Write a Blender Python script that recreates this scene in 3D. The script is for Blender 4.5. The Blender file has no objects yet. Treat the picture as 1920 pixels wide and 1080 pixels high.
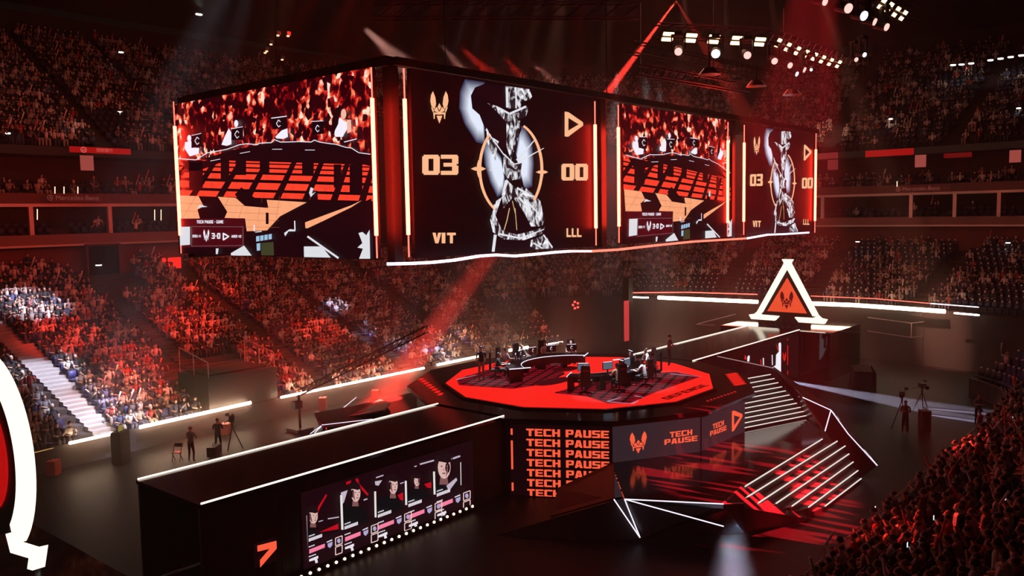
import bpy, bmesh, math, random
import numpy as np
from mathutils import Vector, Matrix
random.seed(7); np.random.seed(7)
sc = bpy.context.scene; COL = sc.collection
# ---------------------------------------------------------------- camera
# world frame: x runs along the two runways, y across the arena, z up; origin under the round stage
F = 1600.0; CZ = 12.2; PITCH = math.radians(4.93); ROLL = math.radians(1.0); HEAD = math.radians(40.4)
CAM = Vector((-35.72, -25.90, CZ))
fx, fy = math.cos(HEAD), math.sin(HEAD)
r0 = Vector((fy, -fx, 0)); f0 = Vector((fx*math.cos(PITCH), fy*math.cos(PITCH), -math.sin(PITCH))); u0 = r0.cross(f0)
RR = r0*math.cos(ROLL) - u0*math.sin(ROLL); UU = u0*math.cos(ROLL) + r0*math.sin(ROLL)
cd = bpy.data.cameras.new('camera'); cam = bpy.data.objects.new('camera', cd); COL.objects.link(cam)
cd.sensor_width = 36; cd.lens = F/1920*36; cd.clip_end = 400
M = Matrix((RR, UU, -f0)).transposed().to_4x4(); M.translation = CAM; cam.matrix_world = M
sc.camera = cam
def ray(x, y): return f0 + RR*((x-960)/F) + UU*((540-y)/F)
def P(x, y, z):                       # where the sight line of a pixel meets the level z
    d = ray(x, y); return CAM + d*((z-CZ)/d.z)
def PL(x, y, ax, val):                # where it meets the upright plane axis = val
    d = ray(x, y); return CAM + d*((val-CAM[ax])/d[ax])
def proj(p):
    v = Vector(p)-CAM; w = v.dot(f0); return (960+F*v.dot(RR)/w, 540-F*v.dot(UU)/w, w)
# ---------------------------------------------------------------- world, exposure
w = bpy.data.worlds.new('world'); sc.world = w; w.use_nodes = True
w.node_tree.nodes['Background'].inputs[0].default_value = (1.0, .62, .45, 1); w.node_tree.nodes['Background'].inputs[1].default_value = .003
vs = sc.view_settings; vs.view_transform = 'Standard'; vs.look = 'None'; vs.gamma = 1; vs.use_curve_mapping = False; vs.exposure = 0
sc.cycles.max_bounces = 4; sc.cycles.diffuse_bounces = 2; sc.cycles.glossy_bounces = 2; sc.cycles.transmission_bounces = 4; sc.cycles.volume_bounces = 0
sc.cycles.transparent_max_bounces = 8; sc.cycles.volume_step_rate = 1.0; sc.cycles.volume_max_steps = 64
sc.cycles.sample_clamp_indirect = 3; sc.cycles.sample_clamp_direct = 0; sc.cycles.caustics_reflective = False; sc.cycles.caustics_refractive = False
# ---------------------------------------------------------------- lights of the rig and added fill lamps
def spot(name, loc, target, power, deg, color, blend=.4, size=.15, gobo=None, vol=1.0):
    l = bpy.data.lights.new(name, 'SPOT'); l.energy = power; l.color = color; l.spot_size = math.radians(deg); l.spot_blend = blend; l.shadow_soft_size = size
    o = bpy.data.objects.new(name, l); COL.objects.link(o); o.location = loc
    o.rotation_euler = (Vector(target)-Vector(loc)).to_track_quat('-Z', 'Y').to_euler()
    if gobo: gobo(l)
    return o
def area(name, loc, target, power, sx, sy, color):
    l = bpy.data.lights.new(name, 'AREA'); l.energy = power; l.color = color; l.shape = 'RECTANGLE'; l.size = sx; l.size_y = sy
    o = bpy.data.objects.new(name, l); COL.objects.link(o); o.location = loc
    o.rotation_euler = (Vector(target)-Vector(loc)).to_track_quat('-Z', 'Y').to_euler(); return o
RED = (1, .035, .02); WARM = (1, .42, .30); COOL = (.62, .66, 1.0)
# general dim fill over each stand, from added area lamps without fixtures
area('stand_wash', (0, 6, 27), (0, 30, 5), 1700, 40, 6, (1, .24, .15))
area('end_wash', (16, 2, 26), (44, 2, 6), 900, 6, 22, (1, .42, .28))
area('barrier_wash', (14, -4, 24), (10, -20, 3), 700, 24, 3, (1, .16, .12))
area('floor_wash', (0, 0, 19), (0, 0, 0), 160, 26, 8, (1, .3, .26))
area('balcony_red_fill', (-12, 22, 13.5), (-10, 40, 12.5), 900, 26, 1.5, (1, .05, .03))  # added unseen lamps that redden the balcony walls
area('balcony_red_fill', (30, 0, 14.5), (46, -4, 13), 260, 1.5, 20, (1, .12, .07))
# red spots on the left stand
for (px, py, z, pw, dg) in [(300, 610, 6, 26000, 9), (370, 560, 7, 20000, 9), (420, 600, 6, 22000, 9), (480, 660, 4, 20000, 9), (150, 580, 7, 16000, 8), (560, 560, 7, 16000, 10), (250, 720, 3.0, 20000, 8), (560, 700, 2.5, 16000, 9), (700, 640, 4, 14000, 9), (640, 520, 8, 14000, 8), (420, 520, 8, 15000, 8), (780, 600, 5, 9000, 9), (1060, 560, 5, 9000, 12), (860, 560, 6.5, 9000, 12)]:
    t = P(px, py, z); spot('red_crowd_spot', (t.x*.6, 9, 28), t, pw*3.8, dg*1.25, RED, .8, .2)
# white spots down the left aisle and through the middle of the stand
for (px, py, z, pw) in [(40, 600, 6.0, 10000), (90, 680, 4.4, 11000), (150, 740, 3.0, 11000), (220, 770, 2.2, 9000)]:
    t = P(px, py, z); spot('white_aisle_spot', (t.x*.7, 9, 28), t, pw*12, 9, (.85, .82, 1), .7, .15)
for (px, py, z, pw) in [(655, 515, 7.8, 7000), (700, 560, 6.2, 8000), (760, 600, 4.6, 9000), (815, 635, 3.0, 9000), (850, 655, 2.2, 7000)]:
    t = P(px, py, z); spot('white_crowd_spot', (t.x*.7, 9, 28), t, pw*8, 5, (.72, .72, 1), .7, .15)
for (px, py, z, pw, dg) in [(960, 570, 6, 22000, 13), (1080, 520, 7.5, 16000, 11), (1260, 505, 7.5, 16000, 11), (1390, 505, 7.5, 12000, 9), (1730, 520, 7, 20000, 10), (1560, 510, 7.5, 8000, 10), (860, 600, 4, 16000, 10), (300, 560, 8, 9000, 14)]:
    t = P(px, py, z); spot('warm_crowd_fill', (t.x*.7, t.y*.4, 28), t, pw*(9 if px > 1200 else 7), dg, (1, .40, .26), .9, .2)  # added spots that brighten the crowd with warm light
# upper tier
t = P(250, 190, 21); spot('upper_tier_spot', (2, 24, 29), t, 3200, 12, (1, .62, .45), .8)
t = P(90, 170, 22); spot('upper_tier_spot', (-8, 24, 29), t, 1000, 44, (1, .4, .28), .9)
t = P(1560, 240, 20); spot('upper_tier_spot', (25, -6, 25), t, 26000, 8, (1, .5, .35), .7)
t = P(1740, 225, 21); spot('upper_tier_spot', (25, -6, 25), t, 700, 30, (1, .3, .18), .7)
# stage lights: white on the players, red beams
for (x, y) in [(-3.2, 3.2), (0, 4.6), (3.4, 3.6), (-3, -3.4), (0, -4.2), (3.4, -3.2)]:
    spot('player_key_light', (x*.6, y*.5+(2 if y > 0 else -2), 19), (x, y, 4.3), 40000, 11, (.85, .9, 1), .6, .15)
def gobo_streaks(l):
    l.use_nodes = True; nt = l.node_tree; em = nt.nodes['Emission']
    tc = nt.nodes.new('ShaderNodeTexCoord'); mp = nt.nodes.new('ShaderNodeMapping'); mp.inputs['Scale'].default_value = (6, 42, 6)
    nz = nt.nodes.new('ShaderNodeTexNoise'); nz.inputs['Scale'].default_value = 1.3; nz.inputs['Detail'].default_value = 0
    cr = nt.nodes.new('ShaderNodeValToRGB'); cr.color_ramp.elements[0].position = .52; cr.color_ramp.elements[0].color = (0, 0, 0, 1); cr.color_ramp.elements[1].position = .60
    nt.links.new(tc.outputs['Normal'], mp.inputs[0]); nt.links.new(mp.outputs[0], nz.inputs[0]); nt.links.new(nz.outputs[0], cr.inputs[0]); nt.links.new(cr.outputs[0], em.inputs['Strength'])
def streaks(loc, tgt, wdir, pw, dg):
    o = spot('streak_gobo_light', loc, tgt, pw, dg, (1, .02, .035), .3, .02, gobo_streaks); z = (Vector(loc)-Vector(tgt)).normalized(); x = Vector(wdir); x = (x-z*x.dot(z)).normalized(); y = z.cross(x)
    m = Matrix((x, y, z)).transposed().to_4x4(); m.translation = Vector(loc); o.matrix_world = m
streaks(P(1560, -260, 23), P(1400, 930, .5), P(1560, 965, 0)-P(1200, 900, 0), 560000, 24)
streaks((6, 14, 19), (-9, 13, 0), P(640, 790, 0)-P(480, 770, 0), 60000, 26)
for (px, py, z, pw, dg, c) in [(1700, 960, 2.5, 9000, 12, RED), (1830, 800, 2.0, 9000, 10, RED), (1860, 960, 4, 9000, 12, RED), (1780, 1060, 4.5, 12000, 14, (1, .5, .42)), (1660, 1050, 2.5, 8000, 10, (1, .45, .38)), (1900, 760, 3, 6000, 10, RED), (1890, 870, 4, 8000, 9, (1, .4, .33))]:
    t = P(px, py, z); spot('barrier_crowd_spot', (t.x+4, 2, 20), t, pw*8, dg, c, .8, .1)
BEAMS = [  # (source pixel, level, target pixel, level, power, degrees, colour)
    ((1268, -16), 24.2, (1046, 300), 15.2, 7000000, 4.6, (1, .05, .035)),
    ((1268, -16), 24.2, (1335, 112), 20.2, 150000, 8, (1, .05, .035)),
    ((1374, 975), 1.9, (1376, 1130), 0.0, 80000, 34, COOL),
]
def beam_light(sp, sz, tp, tz, pw, dg, c):
    a = P(*sp, sz); b = P(*tp, tz); a.z -= .5 if sz > 20 else 0; return spot('beam_light', a, b, pw, dg, c, .35 if dg < 10 else 1, .04 if dg < 10 else .35)
for b in BEAMS: beam_light(*b)
for tx, ty in ((17.6, -15.4), (19.9, -15.0)): spot('floor_streak_light', (18.4, -2.9, .95), (tx, ty, 0), 900000, 3.2, COOL, .5, .03)
t = P(1833, 770, 0); spot('staff_fill', (10, -10, 14), (t.x, t.y, 1), 9000, 7, (1, .6, .45), .7, .1)  # added fill spot so the person on the right floor shows
# ---------------------------------------------------------------- helpers
MATS = {}
def pbr(name, color, rough=.6, metal=0, var=.15, scale=4, spec=.5, bump=0):
    if name in MATS: return MATS[name]
    m = bpy.data.materials.new(name); m.use_nodes = True; nt = m.node_tree; b = nt.nodes['Principled BSDF']
    b.inputs['Roughness'].default_value = rough; b.inputs['Metallic'].default_value = metal; b.inputs['Specular IOR Level'].default_value = spec
    tc = nt.nodes.new('ShaderNodeTexCoord'); nz = nt.nodes.new('ShaderNodeTexNoise'); nz.inputs['Scale'].default_value = scale
    mx = nt.nodes.new('ShaderNodeMix'); mx.data_type = 'RGBA'
    mx.inputs[6].default_value = (*[c*(1-var) for c in color], 1); mx.inputs[7].default_value = (*[min(1, c*(1+var)) for c in color], 1)
    nt.links.new(tc.outputs['Object'], nz.inputs[0]); nt.links.new(nz.outputs[0], mx.inputs[0]); nt.links.new(mx.outputs[2], b.inputs['Base Color'])
    if bump:
        bp = nt.nodes.new('ShaderNodeBump'); bp.inputs['Strength'].default_value = bump; nt.links.new(nz.outputs[0], bp.inputs['Height']); nt.links.new(bp.outputs[0], b.inputs['Normal'])
    MATS[name] = m; return m
def emi(name, color, strength=1.0, var=0):
    if name in MATS: return MATS[name]
    m = bpy.data.materials.new(name); m.use_nodes = True; nt = m.node_tree; b = nt.nodes['Principled BSDF']
    b.inputs['Base Color'].default_value = (.004, .004, .004, 1); b.inputs['Roughness'].default_value = .5; b.inputs['Specular IOR Level'].default_value = .08
    b.inputs['Emission Color'].default_value = (*color, 1); b.inputs['Emission Strength'].default_value = strength
    if var:
        tc = nt.nodes.new('ShaderNodeTexCoord'); nz = nt.nodes.new('ShaderNodeTexNoise'); nz.inputs['Scale'].default_value = 3
        mr = nt.nodes.new('ShaderNodeMapRange'); mr.inputs[3].default_value = strength*(1-var); mr.inputs[4].default_value = strength*(1+var)
        nt.links.new(tc.outputs['Object'], nz.inputs[0]); nt.links.new(nz.outputs[0], mr.inputs[0]); nt.links.new(mr.outputs[0], b.inputs['Emission Strength'])
    MATS[name] = m; return m
def attr_mat(name, rough=.8):
    if name in MATS: return MATS[name]
    m = bpy.data.materials.new(name); m.use_nodes = True; nt = m.node_tree; b = nt.nodes['Principled BSDF']; b.inputs['Roughness'].default_value = rough
    a = nt.nodes.new('ShaderNodeAttribute'); a.attribute_name = 'cloth'; nt.links.new(a.outputs['Color'], b.inputs['Base Color']); MATS[name] = m; return m
def tag(o, label=None, cat=None, group=None, kind=None):
    if label: o['label'] = label
    if cat: o['category'] = cat
    if group: o['group'] = group
    if kind: o['kind'] = kind
    return o
def empty(name, loc=(0, 0, 0), rz=0, **k):
    o = bpy.data.objects.new(name, None); COL.objects.link(o); o.location = loc; o.rotation_euler = (0, 0, rz); o.empty_display_size = .2; return tag(o, **k)
class MB:
    def __init__(s): s.v = []; s.f = []; s.m = []
    def poly(s, pts, m=0): n = len(s.v); s.v += [tuple(p) for p in pts]; s.f.append(tuple(range(n, n+len(pts)))); s.m.append(m); return s
    def box(s, c, d, rz=0, m=0, top=None):
        n = len(s.v); ca, sa = math.cos(rz), math.sin(rz)
        for k in (-1, 1):
            t = top if (top is not None and k > 0) else 1
            for (i, j) in ((-1, -1), (1, -1), (1, 1), (-1, 1)):
                x, y = i*d[0]/2*t, j*d[1]/2*t; s.v.append((c[0]+x*ca-y*sa, c[1]+x*sa+y*ca, c[2]+k*d[2]/2))
        for q in ((3, 2, 1, 0), (4, 5, 6, 7), (0, 1, 5, 4), (1, 2, 6, 5), (2, 3, 7, 6), (3, 0, 4, 7)): s.f.append(tuple(n+i for i in q)); s.m.append(m)
        return s
    def bar(s, a, b, w, h=None, m=0, n=4, w2=None):
        a = Vector(a); b = Vector(b); d = (b-a); L = d.length
        if L < 1e-6: return s
        d /= L; up = Vector((0, 0, 1)) if abs(d.z) < .95 else Vector((1, 0, 0)); x = d.cross(up).normalized(); y = x.cross(d); h = h or w; k = len(s.v); w2 = w2 or 1
        for e, sc_ in ((a, 1), (b, w2)):
            for i in range(n):
                t = 2*math.pi*(i+.5)/n; q = 1/math.cos(math.pi/n) if n == 4 else 1
                p = e + x*(math.cos(t)*w/2*q*sc_) + y*(math.sin(t)*h/2*q*sc_); s.v.append(tuple(p))
        for i in range(n): j = (i+1) % n; s.f.append((k+i, k+j, k+n+j, k+n+i)); s.m.append(m)
        s.f.append(tuple(k+i for i in reversed(range(n)))); s.m.append(m); s.f.append(tuple(k+n+i for i in range(n))); s.m.append(m)
        return s
    def prism(s, pts, z0, z1, m=0, mt=None):
        n = len(s.v); N = len(pts); s.v += [(p[0], p[1], z0) for p in pts] + [(p[0], p[1], z1) for p in pts]
        for i in range(N): j = (i+1) % N; s.f.append((n+i, n+j, n+N+j, n+N+i)); s.m.append(m)
        s.f.append(tuple(n+i for i in reversed(range(N)))); s.m.append(m); s.f.append(tuple(n+N+i for i in range(N))); s.m.append(mt if mt is not None else m); return s
    def build(s, name, mats, parent=None, smooth=False, loc=None, rz=0, **k):
        me = bpy.data.meshes.new(name); me.from_pydata(s.v, [], s.f)
        for m in (mats if isinstance(mats, (list, tuple)) else [mats]): me.materials.append(m)
        me.polygons.foreach_set('material_index', s.m)
        if smooth: me.polygons.foreach_set('use_smooth', [True]*len(s.f))
        bm = bmesh.new(); bm.from_mesh(me); bmesh.ops.recalc_face_normals(bm, faces=bm.faces[:]) if not k.pop('keep', False) else None; bm.to_mesh(me); bm.free()
        o = bpy.data.objects.new(name, me); COL.objects.link(o)
        if parent: o.parent = parent
        if loc is not None: o.location = loc; o.rotation_euler = (0, 0, rz)
        return tag(o, **k)
def copy_tree(o, parent=None):
    c = o.copy(); COL.objects.link(c); c.parent = parent
    for ch in list(KIDS.get(o.name, [])) or list(o.children): copy_tree(ch, c)
    return c
KIDS = {}
# block lettering like the heavy wide face of the show graphics
GL = {
 'T': [(0, .76, 1, 1), (.33, 0, .67, .78)], 'E': [(0, 0, .34, 1), (.3, .79, 1, 1), (.3, .41, .92, .6), (.3, 0, 1, .21)],
 'C': [(0, .06, .34, .94), (.06, .78, 1, 1), (.06, 0, 1, .22)], 'H': [(0, 0, .34, 1), (.66, 0, 1, 1), (.3, .4, .7, .61)],
 'P': [(0, 0, .34, 1), (.3, .79, .94, 1), (.68, .5, 1, .92), (.3, .34, .94, .54)], 'U': [(0, .06, .34, 1), (.66, .06, 1, 1), (.06, 0, .94, .22)],
 'S': [(.04, .79, 1, 1), (0, .5, .34, .94), (.04, .41, .96, .6), (.66, .06, 1, .52), (0, 0, .96, .21)], 'D': [(0, 0, .34, 1), (.3, .79, .92, 1), (.66, .08, 1, .92), (.3, 0, .92, .21)],
 'F': [(0, 0, .34, 1), (.3, .79, 1, 1), (.3, .38, .92, .58)], 'L': [(0, 0, .34, 1), (.3, 0, .95, .22)], 'I': [(.33, 0, .67, 1)], 'G': [(0, .06, .34, .94), (.06, .78, 1, 1), (.06, 0, 1, .22), (.66, 0, 1, .52)],
 '0': [(0, .08, .36, .92), (.64, .08, 1, .92), (.08, .8, .92, 1), (.08, 0, .92, .2)], '3': [(0, .8, .94, 1), (.15, .41, .9, .6), (0, 0, .94, .2), (.64, .06, 1, .46), (.64, .54, 1, .94)],
 '1': [(.3, 0, .66, 1), (.1, .72, .4, .88)], '2': [(0, .8, .94, 1), (.64, .5, 1, .94), (.04, .41, .96, .6), (0, .06, .36, .52), (0, 0, 1, .2)], '6': [(0, .06, .34, .94), (.06, .8, 1, 1), (.06, .42, .94, .6), (.66, .06, 1, .52), (.06, 0, .94, .2)],
 '7': [(0, .8, 1, 1), (.62, 0, .98, .82)], '-': [(.15, .4, .85, .6)], '#': [(.2, .05, .36, .95), (.6, .05, .76, .95), (.05, .25, .95, .4), (.05, .6, .95, .75)],
 'b': [(0, 0, .3, 1), (.3, 0, .9, .2), (.3, .5, .9, .7), (.7, .08, 1, .62)], 'e': [(0, .06, .3, .64), (.2, .54, .9, .7), (.2, .28, 1, .42), (.2, 0, .95, .16), (.72, .36, 1, .6)],
}
GP = {'A': [[(0, 0), (.34, 0), (.56, 1), (.26, 1)], [(1, 0), (.66, 0), (.44, 1), (.74, 1)], [(.2, .16), (.8, .16), (.76, .38), (.24, .38)]],
 'V': [[(0, 1), (.36, 1), (.62, 0), (.32, 0)], [(1, 1), (.64, 1), (.38, 0), (.68, 0)]],
 'M': [[(0, 0), (.28, 0), (.28, 1), (0, 1)], [(1, 0), (.72, 0), (.72, 1), (1, 1)], [(.1, 1), (.34, 1), (.6, .3), (.4, .3)], [(.9, 1), (.66, 1), (.4, .3), (.6, .3)]],
 'N': [[(0, 0), (.32, 0), (.32, 1), (0, 1)], [(1, 0), (.68, 0), (.68, 1), (1, 1)], [(.05, 1), (.4, 1), (.95, 0), (.6, 0)]],
 'R': [[(0, 0), (.34, 0), (.34, 1), (0, 1)], [(.3, .79), (.94, .79), (.94, 1), (.3, 1)], [(.68, .5), (1, .5), (1, .92), (.68, .92)], [(.3, .38), (.9, .38), (.9, .56), (.3, .56)], [(.4, .4), (.75, .4), (1, 0), (.66, 0)]]}
def clip(poly, a, b, c):                              # keep a*x+b*y<=c
    out = []
    for i in range(len(poly)):
        p, q = poly[i], poly[(i+1) % len(poly)]; dp = a*p[0]+b*p[1]-c; dq = a*q[0]+b*q[1]-c
        if dp <= 0: out.append(p)
        if dp*dq < 0: t = dp/(dp-dq); out.append((p[0]+(q[0]-p[0])*t, p[1]+(q[1]-p[1])*t))
    return out
def text_polys(txt, x, y, wdt, hgt, slant=0, gap=.12, narrow=1):
    n = sum(.5 if c in ' -' else (.55 if c == 'I' else 1) for c in txt) + gap*(len(txt)-1); u = wdt/n; out = []; cx = x
    for ch in txt:
        cw = u*(.5 if ch in ' -' else (.55 if ch == 'I' else 1)); ps = [[(a, b), (c, b), (c, d), (a, d)] for a, b, c, d in GL.get(ch, [])] + GP.get(ch, [])
        if ch == 'I': ps = [[(0, 0), (.75, 0), (.75, 1), (0, 1)]]
        for p in ps: out.append([(cx+a*cw+slant*b*hgt, y+b*hgt) for a, b in p])
        cx += cw + u*gap
    return out
def mir(p, c=0): return [(2*c-x, y) for x, y in reversed(p)]
BEE = []                                              # winged emblem in a 1 x 1.8 box, y up
for w_ in ([(.15, 1.8), (.04, 1.58), (0, 1.25), (.06, .98), (.24, .78), (.32, 1.1), (.28, 1.45)], [(.04, .92), (.12, .68), (.17, .6), (.2, .74), (.12, .9)],
           [(.16, .62), (.5, .62), (.5, .5), (.26, .52), (.24, .26), (.19, .26)], [(.22, .76), (.36, .93), (.46, .7), (.5, .66), (.5, .6), (.24, .68)]):
    BEE += [w_, mir(w_, .5)]
BEE += [[(.5, 1.14), (.4, .93), (.5, .72), (.6, .93)], [(.34, .44), (.66, .44), (.5, 0)]]
_o = [(0, 1), (.2, .98), (.98, .58), (1, .45), (.18, 0), (0, .02)]; _i = [(.2, .76), (.22, .74), (.74, .5), (.74, .49), (.2, .25), (.2, .25)]
PLAY = [[_o[k], _o[(k+1) % 6], _i[(k+1) % 6], _i[k]] for k in range(6)]
def fit(polys, x, y, w_, h_, H0=1.0, slant=0): return [[(x+a*w_+slant*b/H0*h_, y+b/H0*h_) for a, b in p] for p in polys]
def ell(cx, cy, rx, ry, n=14, a0=0, a1=360): return [(cx+rx*math.cos(math.radians(a0+(a1-a0)*k/n)), cy+ry*math.sin(math.radians(a0+(a1-a0)*k/n))) for k in range(n if a1-a0 == 360 else n+1)]
def line(x0, y0, x1, y1, t, t2=None):
    d = math.hypot(x1-x0, y1-y0) or 1; nx, ny = -(y1-y0)/d*t/2, (x1-x0)/d*t/2; q = (t2 if t2 is not None else t)/t
    return [(x0+nx, y0+ny), (x0-nx, y0-ny), (x1-nx*q, y1-ny*q), (x1+nx*q, y1+ny*q)]
class Plane:                                          # a flat face in the scene; graphics lie on it
    def __init__(s, o, r, w_, h_, up=(0, 0, 1)): s.o = Vector(o); s.r = Vector(r).normalized(); s.u = Vector(up); s.w = w_; s.h = h_; s.n = s.r.cross(s.u).normalized()
    def at(s, a, b, k=0): return s.o + s.r*(a*s.w) + s.u*(b*s.h) + s.n*(.018*k)
    def px(s, x, y): d = ray(x, y); t = (s.o-CAM).dot(s.n)/d.dot(s.n); q = CAM+d*t-s.o; return (q.dot(s.r)/s.w, q.dot(s.u)/s.h)
    def draw(s, name, polys, mat, parent, layer=1, clipbox=True, **k):
        ps = []
        for p in polys:
            if clipbox:
                for c in ((1, 0, 1), (-1, 0, 0), (0, 1, 1), (0, -1, 0)):
                    if len(p) > 2: p = clip(p, *c)
            if len(p) > 2: ps.append(p)
        if not ps: return None
        bb = [(min(x for x, y in p)*s.w, max(x for x, y in p)*s.w, min(y for x, y in p)*s.h, max(y for x, y in p)*s.h) for p in ps]; grp = list(range(len(ps))); e = .02
        for i in range(len(ps)):                        # shapes that touch are one piece
            for j in range(i):
                if grp[i] != grp[j] and bb[i][0] < bb[j][1]+e and bb[j][0] < bb[i][1]+e and bb[i][2] < bb[j][3]+e and bb[j][2] < bb[i][3]+e: a, c = grp[i], grp[j]; grp = [c if g == a else g for g in grp]
        gs = sorted(set(grp)); many = len(gs) > 14; out = []
        for g in ([None] if many else gs):
            b = MB()
            for p, q in zip(ps, grp):
                if g is None or q == g: b.poly([s.at(x, y, layer) for x, y in p])
            o = b.build(name, mat, parent, keep=True, **k)
            if many: o['kind'] = 'stuff'
            out.append(o)
        return out
def fan(poly, holes=None): return [poly]
def haze():
    m = bpy.data.materials.new('stage_haze'); m.use_nodes = True; nt = m.node_tree; nt.nodes.remove(nt.nodes['Principled BSDF'])
    v = nt.nodes.new('ShaderNodeVolumeScatter'); v.inputs['Color'].default_value = (1, .86, .80, 1); v.inputs['Anisotropy'].default_value = .2  # reddish tint puts the red light's cast into the haze colour
    def mt(op, a, b=None, c=None):
        n = nt.nodes.new('ShaderNodeMath'); n.operation = op
        for k, x in enumerate((a, b, c)):
            if x is None: continue
            if isinstance(x, (int, float)): n.inputs[k].default_value = x
            else: nt.links.new(x, n.inputs[k])
        return n.outputs[0]
    gp = nt.nodes.new('ShaderNodeNewGeometry'); sp = nt.nodes.new('ShaderNodeSeparateXYZ'); nt.links.new(gp.outputs['Position'], sp.inputs[0]); x, y, z = sp.outputs
    low = mt('EXPONENT', mt('MULTIPLY', z, -.33))                                   # smoke lying on the floor
    def bump(a, c, w_): d = mt('DIVIDE', mt('SUBTRACT', a, c), w_); return mt('EXPONENT', mt('MULTIPLY', mt('MULTIPLY', d, d), -1.0))
    mid = mt('MULTIPLY', bump(z, 15.0, 6), mt('MULTIPLY', bump(y, -5, 6.5), bump(x, -4, 19)))   # smoke round the screens and trusses
    side = mt('MULTIPLY', mt('MULTIPLY', mt('ADD', bump(y, 16, 5), mt('MULTIPLY', bump(x, 32, 6), .6)), mt('EXPONENT', mt('MULTIPLY', z, -.28))), HSIDE)
    d = mt('ADD', mt('ADD', mt('ADD', mt('MULTIPLY', low, HLOW), side), HAZE), mt('MULTIPLY', mid, HMID)); nt.links.new(d, v.inputs['Density'])
    nt.links.new(v.outputs[0], nt.nodes['Material Output'].inputs['Volume'])
    MB().box((3, 4, 15.3), (96, 66, 30.4)).build('stage_haze', m, kind='stuff', label='thin smoke haze filling the whole arena bowl', cat='haze')
HAZE = .0006; HLOW = .005; HMID = .0055; HSIDE = .034
# ================================================================ MATERIALS
FLOOR = pbr('black_floor', (.007, .004, .004), .5, 0, .4, 2, .2); CONC = pbr('dark_concrete', (.028, .020, .020), .8, 0, .3, 3); STEP = pbr('lit_aisle_concrete', (.34, .33, .33), .8, 0, .2, 3)
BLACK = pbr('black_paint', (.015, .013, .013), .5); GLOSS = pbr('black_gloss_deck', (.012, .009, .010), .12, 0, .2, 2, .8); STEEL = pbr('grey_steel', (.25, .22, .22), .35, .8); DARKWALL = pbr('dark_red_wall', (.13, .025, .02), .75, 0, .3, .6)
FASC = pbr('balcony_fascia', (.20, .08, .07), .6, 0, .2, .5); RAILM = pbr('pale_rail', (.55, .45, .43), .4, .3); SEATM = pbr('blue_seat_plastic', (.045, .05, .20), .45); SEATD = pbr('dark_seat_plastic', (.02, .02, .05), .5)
TUBE = emi('white_led_tube', (1, .78, .62), 14); TUBE2 = emi('cool_led_tube', (.95, .84, 1), 2.6); TUBER = emi('red_led_tube', (1, .028, .014), 55); TUBED = emi('dim_red_led_tube', (1, .12, .08), 3)
REDF = emi('red_led_floor', (1, .018, .012), 1.0, .08); LOGO = emi('orange_graphic', (1, .115, .05), 1.0); CREAM = emi('cream_graphic', (1, .50, .27), 1.0); WHITE = emi('white_graphic', (.95, .93, 1), 1.0); RIM = emi('warm_white_led_frame', (1, .86, .66), 1.5)
SCRB = emi('dark_screen', (.006, .001, .002), 1.0); SCRK = emi('black_screen', (.006, .001, .002), 1.0); DKR = emi('maroon_graphic', (.10, .0, .006), 1.0); MIDR = emi('red_graphic', (.75, .015, .01), 1.0)
# ================================================================ FLOOR, ROOF
MB().box((3, 4, -.15), (110, 90, .3)).build('floor', FLOOR, kind='structure')
MB().box((3, 4, 31), (130, 100, .4)).build('ceiling', BLACK, kind='structure')
# ================================================================ THE BOWL (stations round the floor)
raw = [(-45, 17.6), (-30, 17.9), (-18.1, 18.26), (-14.4, 18.5), (-7.4, 18.8), (0, 18.75), (6.8, 18.8), (12, 19.0), (16.3, 18.5), (21.5, 17.3), (25.0, 14.2), (26.6, 10), (27.2, 5), (27.5, 0), (27.2, -5), (26.2, -10), (24, -14), (20, -16.1), (12, -16.55), (0, -16.6), (-9, -16.6), (-16, -16.6)]
def catmull(p, step):
    out = []
    for i in range(len(p)-1):
        a = Vector(p[max(i-1, 0)]); b = Vector(p[i]); c = Vector(p[i+1]); d = Vector(p[min(i+2, len(p)-1)]); n = max(1, int((c-b).length/step))
        for k in range(n):
            t = k/n; out.append(.5*((2*b)+(c-a)*t+(2*a-5*b+4*c-d)*t*t+(3*b-a-3*c+d)*t**3))
    out.append(Vector(p[-1])); return out
ST = catmull([(x, y) for x, y in raw], 1.0); NRM = []
for i, p in enumerate(ST):
    t = (ST[min(i+2, len(ST)-1)]-ST[max(i-2, 0)]).normalized(); NRM.append(Vector((-t.y, t.x)))   # outward (we travel clockwise)
def off(i, d): return ST[i]+NRM[i]*d
PITCHD = .85; RISE = .34; NROW = 23
def rowz(k): return 1.2-RISE+RISE*k if k else .86
def r0w(i):                                          # first row that exists at a station: the far end lost its lower rows
    p = ST[i]
    if p.x > 21 and p.y > -12.5: return 9
    return 0
def ztread(k): return .86+RISE*k
def shell(name, prof, mats, i0=0, i1=None, kind='structure', sel=None, **kw):
    """sweep a profile [(d,z,mat)] along the stations"""
    b = MB(); i1 = i1 or len(ST)-1
    for i in range(i0, i1):
        if sel and not sel(i): continue
        for j in range(len(prof)-1):
            (d0, z0, m_), (d1, z1, _) = prof[j], prof[j+1]; a, c = off(i, d0), off(i+1, d0); e, g = off(i+1, d1), off(i, d1)
            b.poly([(a.x, a.y, z0), (c.x, c.y, z0), (e.x, e.y, z1), (g.x, g.y, z1)], m_)
    return b.build(name, mats, kind=kind, keep=True, **kw)
prof = []
for k in range(NROW): prof += [(k*PITCHD, ztread(k), 0), ((k+1)*PITCHD, ztread(k), 0)]
shell('lower_stand', [(0, 0, 0)]+prof, [CONC], sel=lambda i: r0w(i) == 0)
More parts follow.
